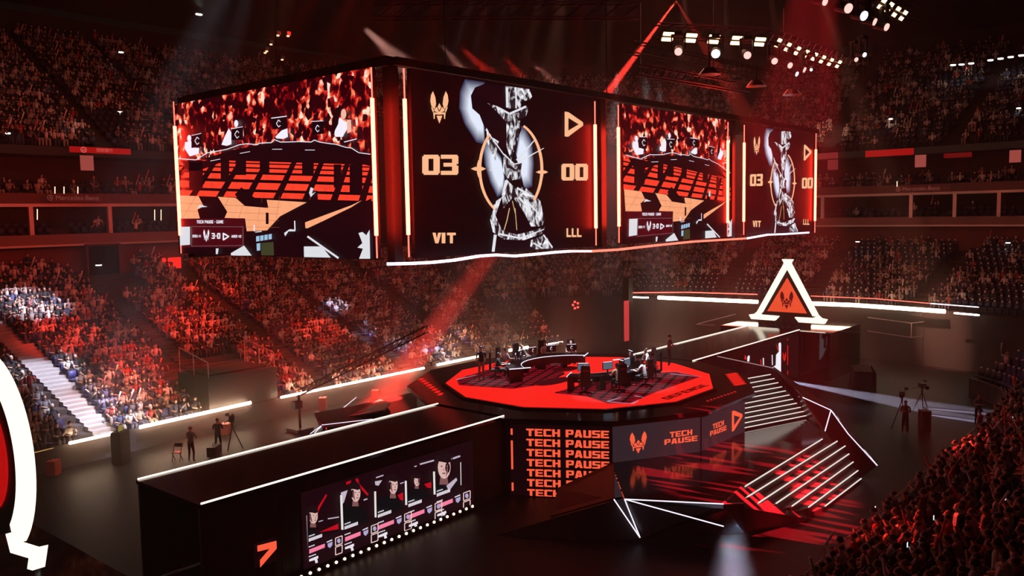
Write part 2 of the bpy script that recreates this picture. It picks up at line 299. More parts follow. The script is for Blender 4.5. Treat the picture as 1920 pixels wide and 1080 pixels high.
shell('lower_stand', [(9*PITCHD, 0, 0)]+[(9*PITCHD, 4.3, 0), (9*PITCHD+.15, 4.3, 0), (9*PITCHD+.15, ztread(9), 0)]+prof[18:], [pbr('end_stand_concrete', (.014, .009, .009), .85, 0, .2, 1)], sel=lambda i: r0w(i) == 9)
shell('wall_barrier', [(-.12, 0, 0), (-.12, 1.18, 0), (.05, 1.18, 0), (.05, .86, 0)], [pbr('barrier_board', (.05, .04, .04), .45)], sel=lambda i: r0w(i) == 0)
DT = NROW*PITCHD; ZT = ztread(NROW-1)
shell('wall_concourse', [(DT, ZT, 0), (DT+.05, 10.55, 0)], [DARKWALL])
shell('trim_balcony_fascia', [(DT+.05, 10.5, 0), (DT-.9, 10.5, 1), (DT-.9, 10.62, 1), (DT-.9, 10.64, 0), (DT-.9, 11.35, 0), (DT-.75, 11.35, 0), (DT-.75, 11.0, 0)], [FASC, RAILM])
cp = [(DT-.75, 11.0, 0), (DT+.2, 11.0, 0), (DT+.2, 11.35, 0), (DT+1.1, 11.35, 0), (DT+1.1, 11.7, 0), (DT+2.2, 11.7, 0), (DT+3.4, 11.7, 1), (DT+3.4, 13.3, 1), (DT+.6, 13.3, 2)]
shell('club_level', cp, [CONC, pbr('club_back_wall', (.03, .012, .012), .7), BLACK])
shell('trim_suite_fascia', [(DT+.6, 13.3, 0), (DT-.35, 13.3, 1), (DT-.35, 13.5, 1), (DT-.35, 13.52, 0), (DT-.35, 14.25, 0), (DT-.2, 14.25, 0), (DT-.2, 13.9, 0)], [pbr('suite_fascia', (.12, .03, .028), .6), RAILM])
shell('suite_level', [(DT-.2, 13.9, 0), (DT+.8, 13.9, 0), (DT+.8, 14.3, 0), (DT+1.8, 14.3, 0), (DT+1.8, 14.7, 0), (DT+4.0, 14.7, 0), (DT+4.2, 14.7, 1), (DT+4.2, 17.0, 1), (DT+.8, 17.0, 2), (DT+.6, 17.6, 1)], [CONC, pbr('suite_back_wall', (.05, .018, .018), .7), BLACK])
up = []
NUP = 22; UP0 = 17.6
for k in range(NUP): up += [(DT+.6+k*.85, UP0+k*.52, 0), (DT+.6+(k+1)*.85, UP0+k*.52, 0)]
shell('upper_stand', up+[(DT+.6+NUP*.85, 31, 0)], [pbr('upper_concrete', (.02, .015, .015), .9)])
# ---------------- aisles: white light is put into the left steps' pale colour, others dark
LEN = [0.0]
for i in range(1, len(ST)): LEN.append(LEN[-1]+(ST[i]-ST[i-1]).length)
def near_x(x): return min(range(len(ST)//2), key=lambda i: abs(ST[i].x-x)+(0 if ST[i].y > 10 else 99))
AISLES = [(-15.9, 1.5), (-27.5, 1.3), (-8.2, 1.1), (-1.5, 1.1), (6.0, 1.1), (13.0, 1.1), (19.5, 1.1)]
SAI = [(LEN[near_x(x)]+(x-ST[near_x(x)].x), w_) for x, w_ in AISLES]
_e = [i for i in range(len(ST)) if ST[i].x > 24]
for y in (8.5, 1.0, -6.5): i = min(_e, key=lambda i: abs(ST[i].y-y)); SAI.append((LEN[i], 1.0))
for x in (16, 6.5, -3.5): i = min([i for i in range(len(ST)) if ST[i].y < -10], key=lambda i: abs(ST[i].x-x)); SAI.append((LEN[i], 1.0))
def at_len(s, d):
    i = max(0, min(len(ST)-2, np.searchsorted(LEN, s)-1)); t = (s-LEN[i])/(LEN[i+1]-LEN[i]); p = ST[i].lerp(ST[i+1], t)+NRM[i].lerp(NRM[i+1], t)*d; n = NRM[i].lerp(NRM[i+1], t).normalized(); return p, n, i
for j, (s, wd) in enumerate(SAI):
    root = None; p, n, i = at_len(s, 0); k0 = r0w(i)
    root = empty('aisle_stairs', (p.x, p.y, ztread(k0)-.2), kind='structure'); inv = Matrix.Translation(-root.location)
    me = None
    for k in range(k0, NROW):
        for h in (0, 1):
            d = k*PITCHD+h*PITCHD/2; q, n, _ = at_len(s, d+PITCHD/4); z = ztread(k)+(h-1)*RISE/2+RISE/2
            a = math.atan2(n.y, n.x)-math.pi/2
            if me is None:
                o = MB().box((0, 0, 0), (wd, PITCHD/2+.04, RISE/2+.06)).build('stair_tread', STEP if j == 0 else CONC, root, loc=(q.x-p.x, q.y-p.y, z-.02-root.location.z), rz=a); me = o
            else:
                o = me.copy(); COL.objects.link(o); o.parent = root; o.location = (q.x-p.x, q.y-p.y, z-.02-root.location.z); o.rotation_euler = (0, 0, a)
# ---------------- perimeter light strips on the barrier top
def strip(name, pxs, z, wd, mat, label, group=None, n=1):
    pts = [P(x, y, z) for x, y in pxs]; b = MB()
    for a, c in zip(pts, pts[1:]): b.bar(a, c, wd, wd, n=6)
    return b.build(name, mat, label=label, cat='light strip', group=group)
HOT = emi('barrier_led', (1, .66, .42), 34); HOTF = emi('far_wall_led', (1, .70, .46), 10)
G = 'white light strips around the arena floor'
strip('light_strip', [(130, 831), (216, 812)], 1.28, .14, HOT, 'bright white light strip on the barrier left of the floor lectern', G)
strip('light_strip', [(262, 801), (366, 778), (470, 755)], 1.28, .18, HOT, 'thick bright white light strip on the barrier below the pale lit stairs', G)
strip('light_strip', [(527, 745), (660, 718), (795, 690)], 1.28, .14, HOT, 'long white light strip on the barrier left of the round stage', G)
strip('light_strip', [(820, 684), (898, 668)], 1.28, .16, HOT, 'short white light strip behind the standing referee', G)
strip('light_strip', [(955, 657), (990, 651)], 1.28, .2, HOT, 'short glowing light strip behind the far desk of players', G)
strip('light_strip', [(1015, 647), (1055, 641)], 1.28, .09, TUBE, 'thin dim light strip right of the glowing one behind the far desk', G)
strip('light_strip', [(0, 868), (55, 851), (100, 840)], 1.28, .04, emi('yellow_edge', (1, .6, .2), .6), 'thin yellowish light edge by the near ring gate', G)
strip('light_strip', [(1177, 557), (1216, 558)], 4.38, .12, TUBE, 'short thin light strip at the left end of the far wall', G)
strip('light_strip', [(1234, 558), (1330, 562), (1421, 566)], 4.38, .32, HOTF, 'thick glowing light strip on the far wall left of the triangle gate', G)
strip('light_strip', [(1522, 569), (1600, 572), (1690, 578), (1772, 584)], 4.38, .32, HOTF, 'thick glowing light strip on the far wall right of the triangle gate', G)
strip('light_strip', [(1789, 587), (1836, 591)], 4.38, .12, TUBE, 'thin white light strip at the right end of the far wall', G)
strip('light_strip', [(1177, 549), (1290, 548), (1420, 552)], 4.85, .09, TUBED, 'thin red and white light line above the far wall left of the triangle gate', G)
strip('light_strip', [(1520, 555), (1640, 560), (1745, 569)], 4.85, .06, TUBED, 'thin red light line above the far wall right of the triangle gate', G)
strip('light_strip', [(1745, 569), (1835, 576)], 4.85, .07, TUBE2, 'thin bluish white light line above the far wall near the right end', G)
# ================================================================ CROWD
SKIN = [(.52, .33, .24), (.60, .40, .30), (.42, .27, .20)]; CLOTH = [(.72, .70, .68), (.80, .78, .76), (.65, .6, .56), (.02, .02, .02), (.02, .02, .025), (.03, .03, .035), (.05, .05, .06), (.02, .02, .02), (.12, .11, .12), (.25, .23, .22), (.35, .05, .04), (.08, .10, .2), (.4, .35, .28), (.03, .03, .03)]
def tri_template(pose):
    """low body of one seated watcher, faces +y; returns verts, faces, code per vert: 0 skin,1 hair,2 shirt,3 trousers, 4 stick"""
    b = MB(); code = []
    def add(fn, c): n = len(b.v); fn(); code.extend([c]*(len(b.v)-n))
    def sphere(c, r, n=6, flat=1):
        k = len(b.v); rows = [(-.95, .35), (-.3, .98), (.45, .9), (.95, .35)]
        for zz, rr in rows:
            for i in range(n): t = 2*math.pi*i/n; b.v.append((c[0]+r[0]*rr*math.cos(t), c[1]+r[1]*rr*math.sin(t), c[2]+r[2]*zz))
        for a in range(3):
            for i in range(n): j = (i+1) % n; b.f.append((k+a*n+i, k+a*n+j, k+a*n+n+j, k+a*n+n+i)); b.m.append(0)
        b.f.append(tuple(k+3*n+i for i in range(n))); b.m.append(0)
    lean, armp, stand = pose
    sz = .42 if stand else 0
    hy = lean*.25
    add(lambda: b.bar((0, -.02, .42+sz), (0, hy, 1.0+sz), .34, .22, n=6, w2=1.15), 2)
    add(lambda: b.bar((0, hy, 1.0+sz), (0, hy, 1.08+sz), .40, .22, n=6, w2=.5), 2)
    add(lambda: sphere((0, hy+.03, 1.2+sz), (.085, .1, .12)), 0)
    add(lambda: sphere((0, hy-.005, 1.25+sz), (.1, .11, .11)), 1)
    for s in (-1, 1):
        if stand: add(lambda: b.bar((s*.1, 0, .85), (s*.12, .02, .06), .17, n=4, w2=.6), 3)
        else:
            add(lambda: b.bar((s*.1, -.02, .5), (s*.12, .42, .52), .17, n=4, w2=.8), 3); add(lambda: b.bar((s*.12, .42, .52), (s*.12, .42, .04), .13, n=4, w2=.7), 3)
        sh = (s*.2, hy, 1.0+sz)
        el, ha = {0: ((s*.26, hy+.1, .74), (s*.12, hy+.36, .7)), 1: ((s*.33, hy+.12, 1.1), (s*.25, hy+.2, 1.38)), 2: ((s*.24, hy+.12, .78), (s*.06, hy+.26, 1.0)), 3: ((s*.28, hy+.05, .76), (s*.2, hy+.3, .62))}[armp]
        el = (el[0], el[1], el[2]+sz); ha = (ha[0], ha[1], ha[2]+sz)
        add(lambda: b.bar(sh, el, .1, n=4, w2=.8), 2); add(lambda: b.bar(el, ha, .075, n=4, w2=.8), 0)
        if armp == 1 and s == 1: add(lambda: b.bar(ha, (ha[0]-.15, ha[1]+.1, ha[2]+.5), .07, n=4), 4)
    return np.array(b.v), b.f, np.array(code)
POSES = [tri_template(p) for p in ((0, 0, 0), (.6, 3, 0), (-.3, 2, 0), (.3, 1, 0), (1.0, 0, 0), (0, 0, 1))]
def seat_template():
    b = MB(); b.box((0, .02, .42), (.44, .42, .06)); b.box((0, -.2, .64), (.42, .05, .46)); b.box((0, -.1, .2), (.06, .12, .4)); return np.array(b.v), b.f
SEATT = seat_template()
def in_view(p, mx=220):
    x, y, w_ = proj(p); return w_ > 3 and -mx < x < 1920+mx and -mx < y < 1080+mx*1.5
def occupancy(x, y, k, px, py):
    if y < -10 and k < 40 and x < 21: return .97
    n = math.sin(x*.9+k*.7)+math.sin(y*.7-k*.5+1)
    if px > 1780 and py > 500: return .75 if py < 560 and n > -.8 else .05
    if px > 1560: return .93 if (1640 < px < 1790 and py > 500 and 490+abs(px-1740)*.3 < py+30) else (.55 if n > .1 else .12)
    if px > 1190: return .92 if k > 13 else .12
    if px > 1480: return .45
    if k < 10 and x > 20: return .1
    return .95
slots = []
for k in range(NROW):
    d = k*PITCHD+.6; s = 0
    L = LEN[-1]
    while s < L-.3:
        p, n, i = at_len(s, d); q0, _, _ = at_len(s+.25, d); scl = max(.25, (q0-p).length/.25); s += .54/scl
        if k < r0w(i)+(1 if r0w(i) else 0): continue
        if any(abs(s-a) < (wd*.5+.3)/scl**.5 for a, wd in SAI): continue
        pos = (p.x, p.y, ztread(k))
        if not in_view(pos): continue
        if p.y > 10 and -10.8 < p.x < -5.0 and k < 7: continue          # tunnel mouth in the left stand
        px, py, w_ = proj((p.x, p.y, ztread(k)+.8))
        if p.y > 10 and k >= NROW-6 and -9.6 < p.x < -5.4: continue      # doorway
        slots.append((w_, pos, math.atan2(n.y, n.x)+math.pi/2, k, s, random.random() < occupancy(p.x, p.y, k, px, py), px, py))
near = sorted([t for t in slots if t[1][1] < -15 and t[7] < 1110 and t[6] < 1940], key=lambda t: t[0])
nearocc = [t for t in near if t[5]][:300]; ids = set(id(t) for t in nearocc)
def bulk(name, templates, items, label, cat, cloth=None, mat=None, group=None):
    V = []; Fc = []; LT = []; C = []; n = 0
    for (tv, tf, code), pos, rz, cols in items:
        c, s_ = math.cos(rz), math.sin(rz); v = np.empty_like(tv); v[:, 0] = tv[:, 0]*c-tv[:, 1]*s_+pos[0]; v[:, 1] = tv[:, 0]*s_+tv[:, 1]*c+pos[1]; v[:, 2] = tv[:, 2]+pos[2]; V.append(v)
        for f in tf: Fc.extend([i+n for i in f]); LT.append(len(f))
        if cols is not None: C.append(cols[code])
        n += len(tv)
    V = np.concatenate(V); me = bpy.data.meshes.new(name); me.vertices.add(len(V)); me.vertices.foreach_set('co', V.astype(np.float32).ravel())
    me.loops.add(len(Fc)); me.loops.foreach_set('vertex_index', np.array(Fc, dtype=np.int32)); LT = np.array(LT, dtype=np.int32); me.polygons.add(len(LT))
    me.polygons.foreach_set('loop_start', np.concatenate([[0], np.cumsum(LT)[:-1]]).astype(np.int32)); me.update(calc_edges=True)
    if C:
        a = me.attributes.new('cloth', 'FLOAT_COLOR', 'POINT'); C = np.concatenate(C); a.data.foreach_set('color', np.concatenate([C, np.ones((len(C), 1))], 1).astype(np.float32).ravel())
    me.materials.append(mat); o = bpy.data.objects.new(name, me); COL.objects.link(o); tag(o, label, cat, group, 'stuff'); return o
def colours():
    sk = random.choice(SKIN); cl = random.choice(CLOTH); tr = random.choice([(.03, .03, .04), (.05, .05, .08), (.02, .02, .02), (.3, .28, .25)]); hr = random.choice([(.012, .01, .01)]*6+[(.08, .04, .02), (.5, .5, .5)])
    return np.array([sk, hr, cl, tr, random.choice([(.8, .75, .7), (.7, .1, .1)])])
def rpose():
    return POSES[random.choices(range(6), (5, 4, 3, 1.3, 2, .35))[0]]
CM = attr_mat('crowd_cloth')
bulk('crowd', None, [(rpose(), (p[0]+random.uniform(-.06, .06), p[1], p[2]), rz+random.uniform(-.25, .25), colours()) for t in slots if t[5] and id(t) not in ids for (w_, p, rz) in [t[:3]]],
     'dense crowd of seated spectators filling the lower stands beyond the stage', 'crowd', mat=CM)
sv, sf = SEATT; z0 = np.zeros(len(sv), int)
nearids = set(id(t) for t in near[:300])
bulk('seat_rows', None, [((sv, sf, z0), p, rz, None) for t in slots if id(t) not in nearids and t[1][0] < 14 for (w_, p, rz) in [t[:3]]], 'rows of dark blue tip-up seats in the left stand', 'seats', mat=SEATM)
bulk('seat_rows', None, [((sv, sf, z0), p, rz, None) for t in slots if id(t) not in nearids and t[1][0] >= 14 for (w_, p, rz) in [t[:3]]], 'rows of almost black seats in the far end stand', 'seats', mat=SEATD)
dv = MB().box((0, -.2, .95), (.11, .08, .12)); dv, df = np.array(dv.v), dv.f
bulk('seat_number_plates', None, [((dv, df, np.zeros(8, int)), p, rz, None) for t in slots if not t[5] and t[1][0] > 10 for (w_, p, rz) in [t[:3]]], 'small pale number plates on top of the empty seats at the far end', 'plates', mat=pbr('pale_plate', (.8, .76, .72), .5))
# upper tier
ups = []; useats = []
for k in range(NUP):
    d = DT+.6+k*.85+.45; s = 0
    while s < LEN[-1]*.72:
        p, n, i = at_len(s, d); q0, _, _ = at_len(s+.25, d); scl = max(.25, (q0-p).length/.25); s += .56/scl
        pos = (p.x, p.y, UP0+k*.52)
        if not in_view(pos, 160): continue
        px, py, w_ = proj((p.x, p.y, pos[2]+.8))
        rz = math.atan2(n.y, n.x)+math.pi/2
        aisle = abs((s+k*.0) % 7.3-3) < .5
        if aisle: continue
        pr = .85 if px < 330 else (.7 if px < 1640 else .45)
        if 150 < px < 240 and py > 205: pr = .12
        if random.random() < pr: ups.append((rpose(), pos, rz+random.uniform(-.2, .2), colours()))
        else: useats.append(((sv, sf, z0), pos, rz, None))
bulk('upper_crowd', None, ups, 'dim crowd of spectators in the upper tier under the roof', 'crowd', mat=CM)
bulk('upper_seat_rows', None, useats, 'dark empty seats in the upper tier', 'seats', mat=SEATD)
# club and suite rows: individual watchers are tiny, seats in rows
cl = []; cs = []
for (d, z) in ((DT+.0, 11.0), (DT+.85, 11.35), (DT+.3, 13.9), (DT+1.3, 14.3)):
    s = 0
    while s < LEN[-1]*.72:
        p, n, i = at_len(s, d); q0, _, _ = at_len(s+.25, d); scl = max(.25, (q0-p).length/.25); s += .62/scl; pos = (p.x, p.y, z)
        if not in_view(pos, 160): continue
        px, py, w_ = proj(pos)
        if (s % 9) < .8: continue
        rz = math.atan2(n.y, n.x)+math.pi/2
        pr = .10 if z < 13 else .38
        cs.append(((sv, sf, z0), pos, rz, None))
        if random.random() < pr: cl.append((rpose(), pos, rz, colours()))
bulk('balcony_crowd', None, cl, 'scattered guests seated on the two balcony levels', 'crowd', mat=CM)
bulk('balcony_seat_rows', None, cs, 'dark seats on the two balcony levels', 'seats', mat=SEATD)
# ---------------- doorway, tunnel mouth, signs on the concourse wall
dr = empty('doorway', (-7.5, 37.6, ZT), label='dark open doorway at the top of the left stand under a small lamp', cat='doorway')
MB().box((0, 0, 1.05), (2.2, .5, 2.1)).build('opening_shade', emi('doorway_shade_black', (0, 0, 0), 0), dr)  # solid black block painted as the shade inside the doorway
for s in (-1, 1): MB().box((s*1.17, -.2, 1.1), (.12, .4, 2.2)).build('jamb', DARKWALL, dr)
MB().box((0, -.2, 2.2), (2.5, .4, .12)).build('lintel', DARKWALL, dr)
def wall_text(name, px, txt, h, label, plane_y=37.6, mat=None, cat='sign', wd=None):
    q = PL(px[0], px[1], 1, plane_y); pl = Plane((q.x, plane_y-.08, q.z), (1, 0, 0), 1, 1); W_ = wd or h*.8*len(txt)
    root = MB().box((q.x+W_/2, plane_y-.04, q.z+h/2), (W_+.3, .06, h+.25)).build(name, DARKWALL, label=label, cat=cat)
    pl.draw('lettering', text_polys(txt, 0, 0, W_, h), mat or emi('dim_sign_letter', (.35, .08, .06), .5), root, 1, False); return root
wall_text('section_sign', (162, 494), '216', .28, 'faint section number 216 above the dark doorway')
wall_text('section_sign', (192, 493), '217', .28, 'faint section number 217 above the dark doorway, right of 216')
LAMPW = emi('small_white_lamp', (1, .95, .82), 6)
def small_lamp(px, z, label, r=.18, group=None, plane=None):
    q = P(*px, z) if plane is None else PL(*px, *plane)
    root = MB().box((0, 0, .08), (r*2.2, r*1.6, .1)).build('downlight', BLACK, loc=q, label=label, cat='lamp', group=group)
    b = MB(); b.prism(ell(0, 0, r, r*.7, 10), -.04, .03); b.build('lens', LAMPW, root); return root
small_lamp((185, 497), 0, 'small white downlight over the dark doorway, left stand', .22, None, (1, 37.3))
small_lamp((1608, 453), 0, 'small white downlight on the concourse wall above the triangle gate, to its right', .24, None, (0, 44))
small_lamp((1890, 455), 0, 'small white downlight on the concourse wall near the right edge', .24, None, (0, 44))
small_lamp((225, 210), 0, 'small white lamp in the upper tier on the left, right of the two', .2, None, (1, 44))
small_lamp((16, 250), 0, 'small white lamp at the far left edge of the upper tier', .2, None, (1, 39.6))
small_lamp((1670, 223), 0, 'small greenish lamp in the upper tier on the right', .24, None, (0, 50))
small_lamp((1910, 203), 0, 'small greenish lamp in the upper tier at the right edge', .24, None, (0, 50))
small_lamp((227, 98), 0, 'round white lamp high on the left below the roof', .22, None, (1, 50))
small_lamp((373, 27), 0, 'brightest star-like lamp under the roof, upper left', .3, None, (1, 45))
for k, (x, y) in enumerate([(1787, 122), (1803, 121), (1821, 119), (1857, 113), (1876, 110), (1895, 107), (1915, 104)]):
    small_lamp((x, y), 26, 'round white lamp under the roof at right, %s from the left' % ['first', 'second', 'third', 'fourth', 'fifth', 'sixth', 'last'][k], .34, 'row of house lamps at right')
# tunnel mouth
tm = empty('stand_tunnel', (-7.9, 20.6, 0), label='dark tunnel mouth with pale handrails in the left stand', cat='tunnel')
MB().box((0, 0, 2.1), (4.6, 3.4, 2.0)).build('tunnel_box', BLACK, tm); MB().box((0, .1, 3.15), (3.8, 2.6, .1)).build('opening_shade', BLACK, tm)  # closed black boxes; the tunnel's inner shade is put into their colour
for s in (-1, 1):
    b = MB(); b.bar((s*2.2, -1.6, 4.0), (s*2.2, 1.6, 4.6), .05); [b.bar((s*2.2, t, 3.0), (s*2.2, t, 4.3+t*.19), .04) for t in (-1.6, 0, 1.6)]; b.build('handrail', RAILM, tm)
# balcony pillars, banners, posts
for k, (x, y0, y1, plane) in enumerate([(56, 386, 432, (1, 37.9)), (204, 386, 428, (1, 37.9)), (1709, 366, 398, (0, 43.6)), (1791, 362, 398, (0, 43.6)), (1874, 362, 392, (0, 43.6)), (1543, 370, 402, (0, 43.6))]):
    a = PL(x, y0, *plane); c = PL(x, y1, *plane); MB().box((0, 0, (13.3-11.3)/2), (.28, .28, 2.0)).build('balcony_pillar', RAILM, loc=(a.x, a.y, 11.32), label='pale pillar on the lower balcony, ' + ['leftmost of all', 'second from the left edge', 'left of the pair beyond the far screen', 'right of the pair beyond the far screen', 'nearest the right edge', 'just beside the far screen'][k], cat='pillar', group='balcony pillars')
def banner(pxs, plane, mat, label, name='banner', txt=None):
    q = [PL(x, y, *plane) for x, y in pxs]; zt = max(p.z for p in q); zb = min(p.z for p in q); ax = 1-plane[0]; lo = min(p[ax] for p in q); hi = max(p[ax] for p in q)
    c = [0, 0, (zt+zb)/2]; c[ax] = (lo+hi)/2; c[plane[0]] = plane[1]; d = [0, 0, zt-zb]; d[ax] = hi-lo; d[plane[0]] = .08
    return MB().box((0, 0, 0), d).build(name, mat, loc=c, label=label, cat='banner'), c, d
REDB = pbr('red_banner', (.75, .03, .03), .6); PALEB = pbr('pale_banner', (.55, .22, .20), .6)
MREDB = emi('lit_red_board', (.42, .006, .006), .8); MPALE = emi('lit_pale_board', (.40, .075, .06), .8)
ban, c, d = banner([(130, 274), (245, 290)], (1, 37.7), MREDB, 'long red advertising board above the left balcony', 'advert_board')
try:
    cu = bpy.data.curves.new('lettering', 'FONT'); cu.body = '招商银行'; cu.size = d[2]*.72; cu.align_x = 'CENTER'; cu.align_y = 'CENTER'
    t = bpy.data.objects.new('lettering_curve', cu); COL.objects.link(t); dg = bpy.context.evaluated_depsgraph_get(); me = bpy.data.meshes.new_from_object(t.evaluated_get(dg)); bpy.data.objects.remove(t)
    o = bpy.data.objects.new('lettering', me); COL.objects.link(o); o.parent = ban; o.location = (.25, -.06, 0); o.rotation_euler = (math.pi/2, 0, 0); me.materials.clear(); me.materials.append(emi('board_letter', (.7, .12, .1), .9))
except Exception as ex: print('cjk', ex)
b = MB(); o_ = [(-1.25+math.cos(t)*.22, math.sin(t)*.22) for t in np.linspace(0, 6.283, 13)]; i_ = [(-1.25+math.cos(t)*.15, math.sin(t)*.15) for t in np.linspace(0, 6.283, 13)]
for k in range(12): b.poly([(p[0], -.06, p[1]) for p in (o_[k], o_[k+1], i_[k+1], i_[k])])
for s in (-1, 1): b.poly([(-1.25+s*.02, -.06, -.08), (-1.25+s*.12, -.06, -.08), (-1.25+s*.02, -.06, .09)])
b.build('emblem', emi('board_letter', (.7, .12, .1), .9), ban, keep=True)
banner([(150, 291), (176, 320)], (1, 37.9), MPALE, 'square pale pink board hanging below the red advertising board at left')
banner([(1623, 283), (1713, 290)], (0, 43.4), MREDB, 'long red board above the right balcony', 'advert_board')
banner([(1716, 291), (1736, 313)], (0, 43.4), MPALE, 'pale square board in the middle of the right balcony')
banner([(1893, 282), (1914, 304)], (0, 43.4), MPALE, 'pale square board at the right edge of the right balcony')
banner([(1552, 300), (1571, 318)], (0, 43.4), emi('lit_dim_board', (.22, .02, .02), .8), 'dim pink square board just right of the far screen')
banner([(1531, 288), (1571, 297)], (0, 43.4), emi('lit_dim_board', (.22, .02, .02), .8), 'dim pink strip board just right of the far screen', 'advert_board')
banner([(1770, 288), (1822, 294)], (0, 43.4), emi('lit_darkred_board', (.16, .004, .004), .8), 'dark red board right of the middle pale square board', 'advert_board')
def brand_text(px, plane, label):
    q = PL(*px, *plane); ax = plane[0]; cu = bpy.data.curves.new('lettering', 'FONT'); cu.body = 'Mercedes-Benz'; cu.size = .48; t = bpy.data.objects.new('t', cu); COL.objects.link(t)
    dg = bpy.context.evaluated_depsgraph_get(); me = bpy.data.meshes.new_from_object(t.evaluated_get(dg)); bpy.data.objects.remove(t); me.materials.clear(); me.materials.append(emi('dim_sign_letter', (.35, .08, .06), .5))
    root = MB().box((1.7, .03, .15), (4.2, .05, .6)).build('fascia_sign', FASC if False else pbr('suite_fascia', (.12, .03, .028), .6), loc=q, rz=0 if ax == 1 else -math.pi/2, label=label, cat='sign')
    o = bpy.data.objects.new('lettering', me); COL.objects.link(o); o.parent = root; o.rotation_euler = (math.pi/2, 0, 0); o.location = (0, -.01, 0)
    b = MB(); R_ = [(math.cos(t)*.2-.35, math.sin(t)*.2+.16) for t in np.linspace(0, 6.283, 13)]; r_ = [(math.cos(t)*.16-.35, math.sin(t)*.16+.16) for t in np.linspace(0, 6.283, 13)]
    for k in range(12): b.poly([(p[0], -.01, p[1]) for p in (R_[k], R_[k+1], r_[k+1], r_[k])])
    for a in (90, 210, 330): t = math.radians(a); b.poly([(-.35+.17*math.cos(t), -.01, .16+.17*math.sin(t)), (-.35+.04*math.cos(t+1.6), -.01, .16+.04*math.sin(t+1.6)), (-.35+.04*math.cos(t-1.6), -.01, .16+.04*math.sin(t-1.6))])
    b.build('emblem', emi('dim_sign_letter', (.35, .08, .06), .5), root, keep=True)
brand_text((104, 375), (1, 37.2), 'faint lettering with a star emblem on the left suite fascia')
brand_text((1692, 358), (0, 43.0), 'faint lettering with a star emblem on the right suite fascia')
GL_ = emi('warm_stick_lamp', (1, .45, .3), 3)
for k, (x, y0, y1, pln) in enumerate([(103, 350, 363, (1, 37.4)), (120, 350, 363, (1, 37.4)), (146, 350, 363, (1, 37.4)), (70, 392, 412, (1, 38.6)), (290, 393, 413, (1, 38.6)), (302, 393, 413, (1, 38.6)), (1682, 340, 350, (0, 43.2))]):
    a = PL(x, y0, *pln); c = PL(x, y1, *pln); MB().bar((0, 0, 0), a-c, .06, n=6).build('light_post', GL_, loc=c, label='thin glowing upright lamp on the balcony, ' + ['left of three close together at far left', 'middle of three close together at far left', 'right of three close together at far left', 'alone on the lower level at far left', 'left of the pair beside the nearest screen', 'right of the pair beside the nearest screen', 'alone on the right balcony'][k], cat='lamp', group='upright balcony lamps')
# red lit wall panels behind the first screen
for (x0, x1, y0, y1) in ((302, 338, 482, 505), (372, 406, 486, 502)):
    a = PL(x0, y1, 1, 37.7); c = PL(x1, y0, 1, 37.7); MB().box((0, 0, 0), (c.x-a.x, .1, c.z-a.z)).build('wall_light_panel', emi('wall_panel_red', (1, .02, .015), 1.1), loc=((a.x+c.x)/2, 37.65, (a.z+c.z)/2), label='glowing red panel on the concourse wall under the left screen, ' + ('left' if x0 < 350 else 'right') + ' of the two', cat='light panel', group='red wall panels')
# ================================================================ ROUND STAGE
ZS = 3.6
def dod(R, n=12, a0=15): return [(R*math.cos(math.radians(a0+30*k)), R*math.sin(math.radians(a0+30*k))) for k in range(n)]
stage = empty('round_stage', (0, 0, 0), label='twelve-sided raised stage with glowing red floor and dark sides', cat='stage')
b = MB(); b.prism(dod(8.95), 3.34, 3.5); b.build('deck', GLOSS, stage)
b = MB(); b.prism(dod(8.7), 3.2, 3.34, 0); b.build('lip', BLACK, stage)
b = MB(); b.prism(dod(8.45), 0, 3.22); b.build('side_wall', pbr('stage_side', (.045, .035, .04), .55, 0, .1), stage)
b = MB(); b.prism(dod(7.15), 3.5, 3.585); b.build('rim_step', GLOSS, stage)
# red LED floor cut in tiles
def in_poly(x, y, pg):
    c = False
    for i in range(len(pg)):
        (x1, y1), (x2, y2) = pg[i], pg[i-1]
        if (y1 > y) != (y2 > y) and x < (x2-x1)*(y-y1)/(y2-y1)+x1: c = not c
    return c
DL = [(-4.0, 5.0), (-1.0, 5.6), (3.5, 4.6), (4.6, 3.2), (1.8, 2.6), (.5, 1.3), (-2.5, .55), (-4.1, 1.1), (-5.0, 3.9)]
DR = [(-3.7, -1.2), (-3.4, -2.9), (-4.05, -4.5), (-3.5, -5.3), (-.6, -5.0), (3.9, -4.9), (4.4, -3.2), (2.5, -1.5), (-.8, -1.0)]
D7 = dod(6.95); TS = 1.16
def clip_conv(poly, conv):
    for i in range(len(conv)):
        (x1, y1), (x2, y2) = conv[i], conv[(i+1) % len(conv)]; a, c = (y2-y1), -(x2-x1); poly = clip(poly, a, c, a*x1+c*y1)
        if len(poly) < 3: return []
    return poly
fl = empty('stage_floor', (0, 0, 3.585)); fl.parent = stage
for i in range(-6, 6):
    for j in range(-6, 6):
        x, y = i*TS, j*TS; g = .012; sq = clip_conv([(x+g, y+g), (x+TS-g, y+g), (x+TS-g, y+TS-g), (x+g, y+TS-g)], D7)
        if len(sq) < 3: continue
        MB().prism(sq, 0, .03).build('floor_tile', REDF, fl)
DKF = emi('dark_led_graphic', (.19, .003, .009), 1.0, .3); DKF2 = emi('darker_led_graphic', (.02, .001, .002), 1.0); LAV = emi('lavender_led_line', (.45, .25, .35), 1.0)
for pg in (DL, DR): MB().prism(pg, 3.6, 3.622).build('floor_graphic', DKF, stage)
b = MB()
